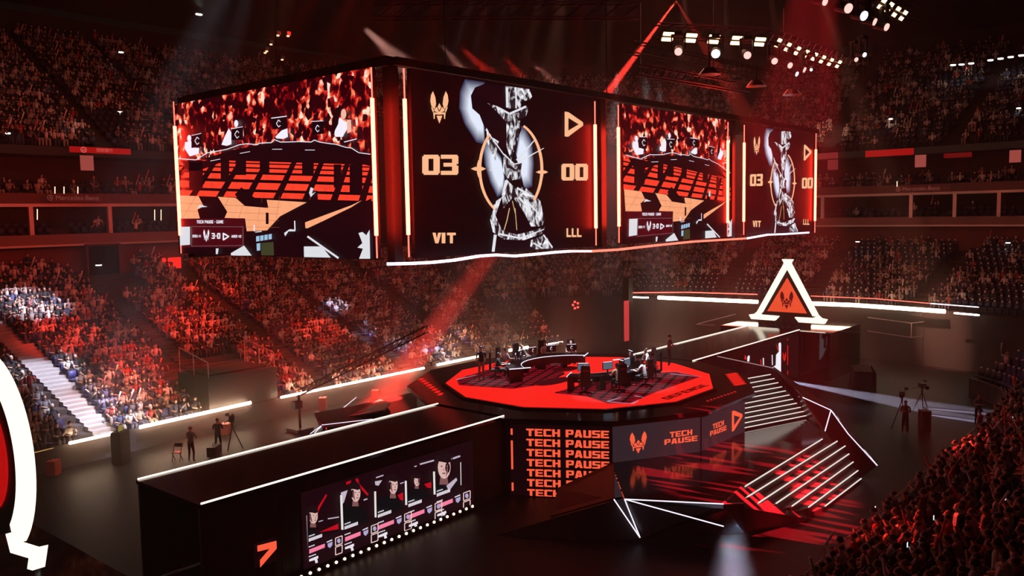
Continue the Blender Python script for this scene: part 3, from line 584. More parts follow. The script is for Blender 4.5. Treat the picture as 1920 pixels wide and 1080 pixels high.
for k in range(-12, 13):
    for pg in (DL, DR):
        for dirn in (0, 1):
            for m_ in range(-40, 40):
                t = k*.62; s0 = m_*.2; a = (s0, t+s0*.35) if dirn == 0 else (t-s0*.35, s0); c = (s0+.2, t+(s0+.2)*.35) if dirn == 0 else (t-(s0+.2)*.35, s0+.2)
                if in_poly(*a, pg) and in_poly(*c, pg): b.poly([(p[0], p[1], 3.627) for p in line(*a, *c, .16)])
b.build('floor_grid', DKF2, stage, keep=True)
b = MB()
for (pts) in ([(1138, 753), (1185, 757), (1197, 751)], [(1140, 752), (1165, 745)], [(1190, 742), (1207, 745)], [(1257, 701), (1314, 706)], [(856, 712), (893, 703)]):
    for a, c in zip(pts, pts[1:]): p, q = P(*a, 3.63), P(*c, 3.63); b.poly([(x, y, 3.63) for x, y in line(p.x, p.y, q.x, q.y, .16, .06)])
b.build('floor_accent', LAV, stage, keep=True)
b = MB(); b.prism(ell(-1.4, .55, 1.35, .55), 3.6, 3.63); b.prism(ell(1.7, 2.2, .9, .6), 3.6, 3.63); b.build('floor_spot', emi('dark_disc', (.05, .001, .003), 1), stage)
pln = Plane((0, 0, 3.632), (1, 0, 0), 1, 1, (0, 1, 0)); pln.n = Vector((0, 0, 1))
pln.draw('floor_lettering', text_polys('DEFENSE', -1.85, -6.35, 4.0, .42), emi('black_letter', (.03, 0, 0), 1), stage, 0, False)
# red rib marks on the deck beyond the floor
b = MB()
for k in range(7):
    for (p0, p1, q0, q1) in (((1366, 702), (1378, 701), (1384, 726), (1395, 722)),):
        t = k/7; a = Vector(P(*p0, 3.5)).lerp(P(*q0, 3.5), t); c = Vector(P(*p1, 3.5)).lerp(P(*q1, 3.5), t); b.box((*((a+c)/2).xy, 3.51), (.75, .22, .02), math.radians(-17))
for k in range(8):
    a = Vector(P(787, 712, 3.5)).lerp(P(826, 742, 3.5), k/7.5); b.box((a.x+.1, a.y, 3.51), (.5, .2, .02), math.radians(30))
b.build('deck_light', emi('deck_red', (.8, .015, .01), 1), stage)
for a0 in (0,):
    b = MB()
    for k in range(9): a = Vector(P(1327, 752, 3.5)).lerp(P(1378, 735, 3.5), k/8); b.box((a.x, a.y, 3.51), (.22, .12, .02), math.radians(30))
    b.build('deck_light', emi('deck_dimred', (.3, .01, .01), 1), stage)
# side displays
V = [Vector((x, y, 0)) for x, y in dod(8.47)]          # corners at 15+30k degrees
def face(k0, k1, z0=.05, z1=3.15): a, c = V[k0 % 12], V[k1 % 12]; return Plane((a.x, a.y, z0), (c-a), (c-a).length, z1-z0)
f1 = face(6, 7)                                        # 195 -> 225 degrees
b = MB(); b.box((0, 0, 0), (f1.w-.1, .12, f1.h)); c = f1.at(.5, .5, 3); led = b.build('led_wall', SCRK, stage, loc=c, rz=math.atan2(f1.r.y, f1.r.x))
def sub(pl, name, polys, mat, parent, layer, **k):     # graphics in world numbers under a placed parent
    o = pl.draw(name, polys, mat, parent, layer, **k)
    for q in o or []: q.matrix_parent_inverse = Matrix.LocRotScale(parent.location, parent.rotation_euler, None).inverted()
    return o
tx = []
for k in range(7): tx += text_polys('TECH PAUSE', .17, .80-k*.143+.05, .81, .105, gap=.1)
tx = [clip(p, 0, 1, .955) for p in tx]; tx = [p for p in tx if len(p) > 2]
sub(f1, 'wall_lettering', tx, LOGO, led, 8)
sub(f1, 'wall_lines', [line(.025, .86, .025, .95, .02), line(.025, .37, .025, .78, .02), line(.025, .06, .025, .18, .02)], LOGO, led, 8)
GREYP = emi('grey_led_face', (.030, .017, .022), 1)
for k in (7, 8, 9):
    q = face(k, k+1); sub(q, 'side_display', [[(.01, 0), (.99, 0), (.99, 1), (.01, 1)]], GREYP, stage, 1)
f2 = face(7, 8); f3 = face(8, 9); f4 = face(9, 10)
def onpx(pl, polys, bl, br, tl, name, mat=LOGO, parent=None, layer=2):
    """affine placing of unit-box graphics between three picked corners on a face"""
    o, x, y = [Vector(pl.px(*p)) for p in (bl, br, tl)]
    sub(pl, name, [[tuple(o+(x-o)*a+(y-o)*q) for a, q in p] for p in polys], mat, parent or stage, layer, clipbox=False)
TP = text_polys('TECH', .16, .54, .68, .46)+text_polys('PAUSE', 0, 0, 1, .44)
onpx(f2, [[(a, q/1.8) for a, q in p] for p in BEE], (1180, 852), (1212, 848), (1180, 811), 'bee_emblem')
onpx(f2, TP, (1245, 834), (1307, 826), (1245, 811), 'side_lettering')
onpx(f3, TP, (1330, 818), (1361, 806), (1330, 797), 'side_lettering')
onpx(f3, PLAY, (1371, 810), (1391, 798), (1371, 771), 'triangle_emblem')
ONES = ['', 'first', 'second', 'third', 'fourth', 'fifth', 'sixth', 'seventh', 'eighth', 'ninth', 'tenth', 'eleventh', 'twelfth', 'thirteenth', 'fourteenth', 'fifteenth', 'sixteenth', 'seventeenth', 'eighteenth', 'nineteenth']
def ordn(n):
    if n < 20: return ONES[n]
    t = ['twent', 'thirt', 'fort', 'fift', 'sixt'][n//10-2]; return t+'ieth' if n % 10 == 0 else t+'y-'+ONES[n % 10]
# ================================================================ RUNWAYS
ZR = 3.5
DARKP = pbr('runway_side_panel', (.03, .022, .022), .5, 0, .2, 1)
def runway(sgn, label):
    x0, x1 = (-22.6, -8.3) if sgn < 0 else (8.4, 24.4)
    r = empty('runway', ((x0+x1)/2, 0, 0), label=label, cat='runway'); cx = (x0+x1)/2
    L = x1-x0
    MB().box((0, 0, ZR-.06), (L, 4.1, .12)).build('deck', GLOSS, r)
    n = int(L/2.4)
    for s in (-1, 1):
        for k in range(n): MB().box((-L/2+(k+.5)*L/n, s*1.93, 1.7), (L/n-.03, .1, 3.36)).build('side_panel', DARKP, r)
        b = MB(); b.box((0, s*2.02, ZR+.03), (L-.1, .05, .05)); b.build('edge_light', emi('runway_edge_led', (1, .80, .66), 1.6), r)
    return r
rw = runway(-1, 'long black glossy runway with white edge lights toward the near ring gate')
rf = runway(1, 'long black glossy runway with white edge lights toward the far triangle gate')
# ---- portrait wall on the near runway's side
pw = Plane((-18.85, -2.1, .28), (1, 0, 0), 8.35, 2.55)
wall = MB().box((pw.w/2, .06, pw.h/2), (pw.w+.1, .1, pw.h+.1)).build('portrait_screen', emi('portrait_backdrop', (.011, .002, .004), 1), loc=pw.o, label='wide video wall on the near runway side showing five seated players', cat='screen')
def z5(X, Y): return pw.px(540+X/4.32, 830+Y/4.32)
def G5(name, polys, mat, layer): sub(pw, name, [[z5(*p) for p in q] for q in polys], mat, wall, layer)
FACE = emi('portrait_skin', (.72, .45, .42), 1); FACES = emi('portrait_skin_shadow', (.22, .09, .09), 1); SHIRT = emi('portrait_shirt', (.004, .004, .005), 1); HAIR = emi('portrait_hair', (.012, .004, .006), 1); PINK = emi('pink_graphic', (.95, .22, .36), 1); LILAC = emi('lilac_graphic', (.45, .38, .62), 1); DEEP = emi('deep_red_graphic', (.5, .004, .012), 1)
cells = [(140, 425, 430, -285/4), ]
def pt(x, y): return (x, y)
G5('red_shape', [[(250, 725), (405, 655), (405, 700)], [(240, 520), (305, 415), (315, 425), (250, 540), (235, 590)], [(465, 300), (490, 275), (510, 310), (500, 330), (470, 340)], [(530, 275), (560, 270), (575, 330), (650, 415), (640, 430), (585, 370)], [(885, 425), (930, 400), (930, 470), (905, 460)], [(1100, 335), (1158, 318), (1158, 365), (1125, 365)]], DEEP, 1)
G5('shoulders', [[(145, 680), (175, 690), (215, 705), (230, 740), (150, 755)], [(430, 530), (490, 480), (560, 500), (640, 560), (650, 640), (440, 690)], [(700, 480), (760, 420), (830, 440), (910, 480), (930, 540), (710, 590)], [(960, 400), (1010, 370), (1080, 370), (1150, 420), (1160, 440), (960, 480)], [(1185, 330), (1260, 330), (1290, 350), (1385, 290), (1385, 350), (1185, 400)]], SHIRT, 2)
def head(cx, cy, rx, ry, turn, hs=1):
    G5('face', [ell(cx, cy, rx, ry, 18)], FACE, 4); G5('neck', [[(cx-rx*.5, cy+ry*.6), (cx+rx*.5, cy+ry*.6), (cx+rx*.7, cy+ry*1.5), (cx-rx*.7, cy+ry*1.5)]], FACES, 3)
    G5('hair', [ell(cx-turn*rx*.3, cy-ry*.55, rx*1.15, ry*.7, 14, 175, 365)+[(cx+rx*.4, cy-ry*.35), (cx-rx*.4, cy-ry*.45)], ell(cx-turn*rx*.95, cy+ry*.05, rx*.38, ry*.45, 12)], HAIR, 5)
    G5('face_features', [ell(cx-rx*.38+turn*rx*.25, cy-ry*.08, rx*.17, ry*.07, 8), ell(cx+rx*.42+turn*rx*.2, cy-ry*.1, rx*.15, ry*.07, 8), [(cx+turn*rx*.3, cy), (cx+turn*rx*.5, cy+ry*.28), (cx+turn*rx*.2, cy+ry*.28)], ell(cx+turn*rx*.3, cy+ry*.52, rx*.28, ry*.07, 8), [(cx-turn*rx, cy-ry*.3), (cx-turn*rx*.55, cy+ry*.1), (cx-turn*rx*.3, cy+ry*.85), (cx-turn*rx*.9, cy+ry*.5)]], FACES, 6)
    G5('headset', [line(*a, *c, rx*.1) for a, c in zip(ell(cx-turn*rx*.25, cy-ry*.1, rx*1.25, ry*1.2, 12, 190, 350), ell(cx-turn*rx*.25, cy-ry*.1, rx*1.25, ry*1.2, 12, 190, 350)[1:])], HAIR, 7)
head(195, 590, 36, 62, 1); head(538, 405, 38, 72, .8); head(842, 340, 36, 72, .8); head(1035, 305, 24, 44, -.6); head(1255, 195, 52, 95, -.5)
G5('white_stripe', [line(310, 612, 400, 598, 9), line(235, 635, 270, 625, 7), line(1055, 172, 1170, 140, 12), line(1310, 130, 1382, 105, 14), line(600, 462, 630, 450, 10), line(895, 328, 925, 318, 8), line(1010, 192, 1030, 184, 8), [(690, 310), (750, 300), (720, 345), (695, 340)], [(700, 275), (760, 255), (760, 265), (700, 285)], [(415, 400), (470, 380), (440, 480), (420, 500)], [(1270, 345), (1350, 280), (1358, 300), (1290, 390)]], emi('pale_graphic', (.55, .45, .55), 1), 5)
G5('frame_line', [line(133, 585, 142, 890, 8), line(415, 420, 425, 700, 18), line(690, 390, 694, 600, 16), line(938, 305, 942, 500, 16), line(1167, 230, 1172, 415, 16), line(1383, 155, 1386, 340, 6)], emi('frame_white', (.8, .75, .72), 1), 6)
PN = [(150, 0), (440, -135), (710, -245), (957, -345), (1187, -435)]
Y0 = [748, 650, 555, 470, 385]
nb, pk, gn, ic, ic2, sh_, bars = [], [], [], [], [], [], []
for (x, _), y in zip(PN, Y0):
    s = .36                                            # text rises to the right
    for (a, b_, w_, h_) in ((0, 0, 50, 9), (0, 22, 110, 26), (0, 86, 50, 9), (0, 165, 60, 9)):
        yy = y+b_; n_ = max(3, int(w_/11))
        for q in range(n_): u_ = x+a+q*w_/n_; bars.append([(u_, yy-(u_-x)*s), (u_+w_/n_*.8, yy-(u_+w_/n_*.8-x)*s), (u_+w_/n_*.8, yy+h_-(u_+w_/n_*.8-x)*s), (u_, yy+h_-(u_-x)*s)])
    pk.append([(x+4, y+110), (x+130, y+110-48), (x+130, y+142-48), (x+4, y+145)])
    gn += [[(x+4, y+190), (x+75, y+160), (x+78, y+180), (x+68, y+184), (x+75, y+215), (x+55, y+222), (x+48, y+195), (x+4, y+208)]]
    sh_ += [[(x+150, y+62), (x+190, y+45), (x+188, y+75), (x+168, y+98), (x+152, y+85)]]; bars.append([(x+145, y+48), (x+190, y+28), (x+190, y+38), (x+145, y+56)])
    for (yy, tgt) in ((0, ic), (74, ic2)):
        x0, x1, t_ = x+214, x+268, y-2+yy; out = [(x0, t_+20), (x1, t_), (x1, t_+62), (x0, t_+82)]
        for k in range(4): tgt.append(line(*out[k], *out[(k+1) % 4], 7))
        (sh_ if yy == 0 else pk[:0]).append(ell((x0+x1)/2, t_+41, 15, 20, 8))
G5('name_text', bars, emi('caption_white', (.85, .78, .85), 1), 7); G5('pink_bar', pk, PINK, 7); G5('pistol_icon', gn, emi('caption_white', (.85, .78, .85), 1), 7); G5('shield_icon', sh_, LILAC, 8); G5('icon_frame', ic+ic2, emi('frame_peach', (.9, .62, .58), 1), 8)
LMP = emi('footlight_warm', (1, .66, .42), 5)
SIDE_ = Vector(PL(562, 1080, 1, -2.3)), Vector(PL(883, 948.5, 1, -2.3))
for k in range(24):
    q = SIDE_[0].lerp(SIDE_[1], k/23)
    o = MB().box((0, .06, -.04), (.2, .16, .14)).build('footlight', BLACK, loc=(q.x, -2.35, max(.1, q.z)), label='small warm footlight under the portrait wall, %s from its left end' % ordn(k+1), cat='footlight', group='row of footlights under the portrait wall')
    b = MB(); b.bar((0, -.02, 0), (0, -.06, 0), .1, n=8); b.build('bulb', LMP, o)
q = Plane((-20.75, -2.1, .95), (1, 0, 0), .72, .72)
arrow = MB().box((.36, .06, .36), (.8, .08, .8)).build('arrow_sign', SCRK, loc=q.o, label='orange red clipped triangle mark on the dark runway side left of the portraits', cat='sign')
sub(q, 'arrow_mark', [[(0, 1), (1, .92), (1, .55), (.1, -.05), (.1, .3), (.62, .66), (0, .72)]], LOGO, arrow, 3, clipbox=False)
# far runway side display with people graphics
fs = Plane((15.0, -2.12, .3), (1, 0, 0), 8.9, 2.9)
fw = MB().box((fs.w/2, .06, fs.h/2), (fs.w, .1, fs.h)).build('side_screen', emi('far_screen_backdrop', (.010, .002, .003), 1), loc=fs.o, label='dark video wall on the far runway side with white figure and red emblem', cat='screen')
def zf(X, Y): return fs.px(1300+X/6.75, 600+Y/6.75)
def GF(name, polys, mat, layer): sub(fs, name, [[zf(*p) for p in q_] for q_ in polys], mat, fw, layer)
GF('figure_graphic', [[(1075, 300), (1095, 280), (1108, 300), (1106, 690), (1070, 690), (1000, 600), (1040, 570), (1045, 440), (1080, 400)], [(680, 470), (700, 445), (712, 460), (705, 525), (680, 525)], line(995, 440, 998, 570, 10), line(883, 480, 885, 570, 12)], WHITE, 1)
GF('red_graphic', [[(612, 490), (628, 430), (638, 490), (650, 435), (668, 500)], line(848, 500, 850, 560, 12), line(1188, 185, 1188, 260, 10), line(1188, 320, 1188, 570, 10), line(1188, 640, 1188, 690, 10), [(1125, 400), (1140, 440), (1145, 510), (1150, 440), (1168, 400), (1162, 490), (1145, 525), (1130, 490)], [(1030, 290), (1075, 380), (1065, 390)]], MIDR, 2)
# ================================================================ GATES
def gate_base(x, sx, name, label):
    return empty(name, (x, 0, 0), label=label, cat='gate')
def yz(pts, t, x=0): pass
def plate(name, polys, x0, x1, mat, parent):           # outline in the y,z plane given thickness in x
    b = MB()
    for pg in polys:
        n = len(b.v); N = len(pg); b.v += [(x0, y, z) for y, z in pg]+[(x1, y, z) for y, z in pg]
        for i in range(N): j = (i+1) % N; b.f.append((n+i, n+j, n+N+j, n+N+i)); b.m.append(0)
        b.f.append(tuple(n+i for i in range(N))); b.m.append(0); b.f.append(tuple(n+N+i for i in reversed(range(N)))); b.m.append(0)
    return b.build(name, mat, parent)
MB().box((0, 0, 1.7), (6.4, 8.4, 3.4)).build('gate_platform', pbr('gate_platform_dark', (.004, .003, .003), .05), loc=(27.6, 0, 0), label='black glossy platform under the far triangle gate', cat='platform')
MB().box((0, 0, 1.3), (5.0, 8.0, 2.6)).build('gate_platform', pbr('gate_platform_dark', (.004, .003, .003), .05), loc=(-28.0, 0, 0), label='black platform under the near ring gate', cat='platform')
g = gate_base(27.0, -1, 'triangle_gate', 'glowing white triangle gate with orange panel and winged emblem on far platform')
S_ = [(-.35, 8.45), (.35, 8.45)]
frame = []
for s in (-1, 1):
    frame.append([(s*.0, 8.45), (s*.42, 8.45), (s*.28, 8.22), (s*.28, 8.1), (s*2.42, 4.25), (s*2.0, 4.25), (s*.0, 7.7)])
    frame.append([(s*2.42, 4.3), (s*2.62, 4.12), (s*3.05, 4.05), (s*2.85, 3.72), (s*.95, 3.72), (s*.62, 4.08), (s*2.0, 4.12)])
plate('light_frame', frame, -.15, .15, RIM, g)
plate('dark_band', [[(0, 7.72), (2.02, 4.12), (.6, 4.1), (.2, 3.62), (-.2, 3.62), (-.6, 4.1), (-2.02, 4.12)]], -.05, .1, BLACK, g)
plate('orange_panel', [[(0, 7.05), (1.55, 4.42), (-1.55, 4.42)]], -.12, -.04, emi('orange_red_led_panel', (.85, .085, .03), 1.0, .1), g)
pg = Plane((-.13, .52, 4.65), (0, -1, 0), 1, 1)
pg.draw('bee_emblem', [[(a*1.04, q_*.78) for a, q_ in p] for p in BEE], emi('dark_emblem', (.10, .006, .006), 1), g, 1, False)
g2 = gate_base(-27.6, 1, 'ring_gate', 'huge curved white light ring gate with red centre at the left edge')
R1 = 2.87; zc = 5.95
def arc(R, a0, a1, n): return [(R*math.cos(math.radians(a0+(a1-a0)*k/n)), zc+R*.98*math.sin(math.radians(a0+(a1-a0)*k/n))) for k in range(n+1)]
ring = []
o_ = arc(R1, -48, 228, 46); i_ = arc(R1-.5, -44, 224, 46)
for k in range(46): ring.append([o_[k], o_[k+1], i_[k+1], i_[k]])
for s in (-1, 1): ring.append([(s*1.75, 3.95), (s*1.5, 3.75), (s*2.75, 3.9), (s*3.35, 4.1), (s*3.05, 3.45), (s*2.7, 3.4), (s*2.85, 3.72), (s*1.6, 3.55), (s*1.35, 4.0)])
plate('light_frame', ring, -.15, .15, RIM, g2)
plate('dark_disc', [arc(R1-.55, 0, 352, 40)], -.05, .1, BLACK, g2); plate('red_disc', [arc(1.62, 0, 352, 30)], -.12, -.06, emi('ring_red_panel', (.45, .004, .004), 1.0), g2)
# ================================================================ LANDINGS, STAIRS, FACETS (mirrored across the runway line)
FAC = pbr('dark_facet', (.05, .035, .035), .3, 0, .15, 2); FACR = pbr('red_reflective_facet', (.10, .02, .03), .2, .3, .2, 2); EDGE = emi('cool_edge_led', (.92, .84, 1), 1.3); TREAD = emi('step_edge_led', (1, .9, .8), .95)
ZL = 1.6
def tri(b, pts, m=0, th=.08):
    n = len(b.v); a = Vector(pts[0]); nn = (Vector(pts[1])-a).cross(Vector(pts[2])-a).normalized()*th; b.v += [tuple(p) for p in pts]+[tuple(Vector(p)-nn) for p in pts]; N = len(pts)
    b.f += [tuple(range(n, n+N)), tuple(n+N+i for i in reversed(range(N)))]; b.m += [m, m]
    for i in range(N): j = (i+1) % N; b.f.append((n+i, n+j, n+N+j, n+N+i)); b.m.append(m)
def side_set(my, label):
    def T(p): return (p[0], p[1]*my, p[2])
    e = [v for v in dod(8.47)]
    c = [(math.cos(math.radians(a))*8.5, math.sin(math.radians(a))*8.5) for a in (225, 255, 285, 315)]
    poly = [c[0], (-9.6, -9.0), (-7.9, -12.1), (-5.4, -11.75), (3.1, -11.65), (4.4, -11.0), (6.9, -9.45), c[3], c[2], c[1]]
    r = empty('landing', (0, -9.5*my, 0), label='low dark angular landing with sloping facets '+label, cat='landing')
    def B(name, b, m, **k):
        o = b.build(name, m, r, **k); o.location = (0, 9.5*my, 0); return o
    b = MB(); b.prism([(x, y*my) for x, y in poly], ZL-.16, ZL); B('platform', b, GLOSS)
    # sloping front facets
    def face3(name, pts, m): b = MB(); tri(b, [T(p) for p in pts]); B(name, b, m)
    A_, B_, C_, D_ = (-9.6, -9.0, ZL), (-7.9, -12.1, ZL), (-5.4, -11.75, ZL), (-5.8, -5.9, ZL)
    q = lambda x, y, z: tuple(P(x, y, z))
    face3('facet', [q(1168, 934, ZL), q(930, 1003, 0), q(1112, 1016, 0), q(1200, 1011, .02)], FAC); face3('facet', [A_, q(1200, 1011, .02), q(1395, 1000, .1), q(1395, 944, ZL-.1), B_], FAC); face3('facet', [B_, q(1395, 1000, .1), (-3.2, -13.6, 0), C_], FAC)
    face3('facet', [q(1151, 866, 1.7), q(1047, 914, .75), q(1031, 968, 0), q(1151, 934, 1.3)], pbr('red_lit_facet', (.10, .006, .008), .5))  # red light falling on this last facet is put into its base colour
    for (p, q_) in ((A_, (-9.05, -9.95, 0)), (A_, B_)):
        pass
    def edge(*pts):
        b = MB()
        for p, q_ in zip(pts, pts[1:]): b.bar(T(p), T(q_), .045, n=6)
        B('edge_light', b, EDGE)
    def E(px): return P(*px)
    return r, B, T, edge, face3
r, B, T, edge, face3 = side_set(1, 'in front of the stage')
pz = lambda x, y, z: tuple(P(x, y, z))
a0 = pz(1171, 936, ZL+.05)
edge(pz(1151, 936, ZL+.1), pz(1200, 1008, .2)); edge(a0, pz(1200, 1008, .2)); edge(a0, pz(1357, 945, ZL+.1)); edge(a0, pz(1357, 987, 1.15))
# lower flight: 7 lit edges; upper flight: 11 lit edges
lo = [((1397, 912), (1542, 823)), ((1391, 938), (1570, 827)), ((1422, 943), (1585, 836)), ((1455, 944), (1592, 851)), ((1485, 949), (1600, 866)), ((1516, 951), (1609, 882)), ((1547, 949), (1615, 897))]
def flight(name, lines, z0, z1, label, back, my=1, extl=0):
    n = len(lines); st = empty(name, (0, 0, 0), label=label, cat='stairs')
    L3 = []
    for k, (p, q_) in enumerate(lines):
        z = z0+(z1-z0)*k/(n-1); a, c = P(*p, z), P(*q_, z); a = a+(a-c).normalized()*extl; a.y *= my; c.y *= my; L3.append((a, c, z))
    cen = sum((a+c for a, c, z in L3), Vector())/(2*n); cen.z = 0; st.location = cen
    for k, (a, c, z) in enumerate(L3):
        nx = L3[k-1] if k else None
        if nx: a2, c2 = nx[0], nx[1]
        else: d = (L3[1][0]-a); a2, c2 = a-d, c-(L3[1][1]-c)
        b = MB(); pts = [Vector((p.x, p.y, 0))-Vector((cen.x, cen.y, 0)) for p in (a, c, c2, a2)]
        b.prism([(p.x, p.y) for p in pts], 0 if k == n-1 else z-.5, z-.03); b.build('step', pbr('step_dark', (.05, .045, .04), .4, 0, .3, 3), st)
        b = MB(); b.bar(Vector((a.x, a.y, z))-cen, Vector((c.x, c.y, z))-cen, .04, .035); b.build('step_light', TREAD, st)
    return st
flight('stairs', lo, ZL, .2, 'lower flight of seven dark steps with white lit edges at right', 1)
upl = [((1390, 712-.2+k*9.15), (1445+k*7.0-(max(0, k-8)*1), 702+k*7.7)) for k in range(11)]
flight('stairs', upl, 3.45, ZL+.12, 'upper flight of eleven steps with white lit edges beside the stage', 1, extl=.6)
flight('stairs', [((1287, 678), (1347, 656)), ((1304, 680), (1350, 663)), ((1313, 682), (1350, 669)), ((1329, 686), (1357, 676))], 3.4, 2.9, 'small flight of thin lit steps behind the stage at the start of the far runway', 1)
# faceted balustrade right of the stairs
bal = empty('faceted_balustrade', (6, -10.5, 0), label='folded dark red reflective balustrade with white lit edges beside the stairs', cat='balustrade')
v = {k: Vector(pz(*p)) for k, p in dict(a=(1345, 668, 3.5), a2=(1450, 690, 3.5), b=(1505, 745, 2.75), c=(1558, 769, 2.3), d=(1547, 808, ZL), e=(1590, 813, 1.5), f=(1645, 873, .35), g=(1612, 897, .0), h=(1512, 780, ZL), i=(1460, 700, 3.3), j=(1618, 905, 0), k=(1652, 868, 0)).items()}
def bf(name, keys, m):
    b = MB(); tri(b, [v[k] for k in keys]); o = b.build(name, m, bal); o.location = (-6, 10.5, 0)
bf('facet', 'a2cbi' if False else ['a2', 'c', 'b'], FACR); bf('facet', ['a2', 'b', 'i'], FACR); bf('facet', ['i', 'b', 'h'], FACR); bf('facet', ['b', 'c', 'd'], FACR); bf('facet', ['b', 'd', 'h'], FAC); bf('facet', ['c', 'e', 'd'], FACR); bf('facet', ['c', 'f', 'e'], FACR); bf('facet', ['d', 'e', 'f', 'g'], FACR)
for ks in (('b', 'c'), ('c', 'd'), ('c', 'e'), ('e', 'f'), ('c', 'f'), ('a', 'a2')):
    tw = lambda p: p+(CAM-p).normalized()*.14
    b = MB(); b.bar(tw(v[ks[0]]), tw(v[ks[1]]), .05, n=6); o = b.build('edge_light', EDGE if ks[0] != 'a' else emi('dim_edge', (.6, .35, .35), .6), bal); o.location = (-6, 10.5, 0)
# far-side copy
r2, B2, T2, edge2, face32 = side_set(-1, 'behind the near runway')
m0 = pz(604, 797, ZL); edge2_pts = [((668, 745), .4), ((698, 786), ZL), ((640, 801), 1.2), ((582, 813), .1), ((590, 812), .2), ((602, 811), .3)]
for (p, z) in edge2_pts:
    b = MB(); b.bar(m0, pz(*p, z), .045, n=6); o = b.build('edge_light', EDGE, r2); o.location = (0, -9.5, 0)
face32('facet', [(-6.3, -8.2, 2.0), (-4.6, -9.6, 1.9), (-3.4, -11.9, ZL), (-7.3, -9.9, ZL)], pbr('brown_facet', (.12, .08, .07), .5))
# ================================================================ HANGING SCREENS
XN, YN, ZB, ZT_ = -17.95, -5.95, 10.85, 16.82
box = empty('hanging_screen_rig', (0, .45, ZB), label='dark steel frame holding the four hanging video screens', cat='screen rig')
b = MB(); b.box((-.2, 6.6-.45+.1, 6.1), (35.2, .3, .3)); b.box((0, -5.7-.45, 6.15), (35, .3, .25)); b.box((-17.6, .0, 6.15), (.3, 12.2, .3)); b.box((17.2, 0, 6.15), (.3, 12.2, .3)); b.box((17.2, 0, -.1), (.2, 12, .15)); b.box((-.2, 6.2, -.1), (35, .2, .15)); b.build('top_frame', BLACK, box)
for (x, y) in ((-17.4, -5.9), (-6.0, -6.0), (6.0, -6.0), (17.0, -6.0), (-17.5, 6.1), (17.1, 6.1), (-6, 6.1), (6, 6.1)):
    b = MB(); b.box((x, y, 3), (.35, .35, 6.2)); b.build('frame_post', BLACK, box)
for (x, y) in ((-14, -5), (-4, -5), (6, -5), (15, -5), (-14, 5), (15, 5)):
    b = MB(); b.bar((x, y, 6.2), (x, y, 19), .05, n=5); b.build('hoist_chain', BLACK, box)
b = MB(); b.box((0, 6.7-.45, 3), (34.5, .12, 6)); b.box((17.1, 0, 3), (.12, 11.6, 6)); b.build('back_cladding', BLACK, box)
def crowd_pic():
    m = bpy.data.materials.new('screen_crowd_picture'); m.use_nodes = True; nt = m.node_tree; bs = nt.nodes['Principled BSDF']; bs.inputs['Base Color'].default_value = (0, 0, 0, 1)
    tc = nt.nodes.new('ShaderNodeTexCoord'); mp = nt.nodes.new('ShaderNodeMapping'); mp.inputs['Scale'].default_value = (5.5, 5.5, 4.6)
    vo = nt.nodes.new('ShaderNodeTexVoronoi'); vo.inputs['Scale'].default_value = 1.0; nz = nt.nodes.new('ShaderNodeTexNoise'); nz.inputs['Scale'].default_value = .55; nz.inputs['Detail'].default_value = 1
    n2 = nt.nodes.new('ShaderNodeTexNoise'); n2.inputs['Scale'].default_value = 2.4; n2.inputs['Detail'].default_value = 2
    mul = nt.nodes.new('ShaderNodeMath'); mul.operation = 'MULTIPLY'; sep = nt.nodes.new('ShaderNodeSeparateColor'); cr = nt.nodes.new('ShaderNodeValToRGB'); e = cr.color_ramp
    e.elements[0].position = .13; e.elements[0].color = (.02, 0, .002, 1); e.elements[1].position = .62; e.elements[1].color = (1, .8, .62, 1)
    for p_, c_ in ((.22, (.22, .002, .004, 1)), (.33, (.75, .03, .02, 1)), (.44, (1, .22, .09, 1))): x = e.elements.new(p_); x.color = c_
    nt.links.new(tc.outputs['Object'], mp.inputs[0]); nt.links.new(mp.outputs[0], vo.inputs[0]); nt.links.new(tc.outputs['Object'], nz.inputs[0]); nt.links.new(tc.outputs['Object'], n2.inputs[0])
    nt.links.new(vo.outputs['Color'], sep.inputs[0]); nt.links.new(sep.outputs[0], mul.inputs[0])
    ad = nt.nodes.new('ShaderNodeMath'); ad.operation = 'MULTIPLY_ADD'; ad.inputs[1].default_value = 1.5; ad.inputs[2].default_value = -.30; nt.links.new(nz.outputs[0], ad.inputs[0])
    m2 = nt.nodes.new('ShaderNodeMath'); m2.operation = 'MULTIPLY'; mr = nt.nodes.new('ShaderNodeMapRange'); mr.inputs[1].default_value = .35; mr.inputs[2].default_value = .65; nt.links.new(n2.outputs[0], mr.inputs[0])
    nt.links.new(ad.outputs[0], m2.inputs[0]); nt.links.new(mr.outputs[0], m2.inputs[1])
    m3 = nt.nodes.new('ShaderNodeMath'); m3.operation = 'MULTIPLY_ADD'; m3.inputs[1].default_value = 1.35; m3.inputs[2].default_value = .06; nt.links.new(m2.outputs[0], m3.inputs[0])
    nt.links.new(m3.outputs[0], mul.inputs[1]); nt.links.new(mul.outputs[0], cr.inputs[0]); nt.links.new(cr.outputs[0], bs.inputs['Emission Color']); bs.inputs['Emission Strength'].default_value = 1.0; return m
CP = crowd_pic()
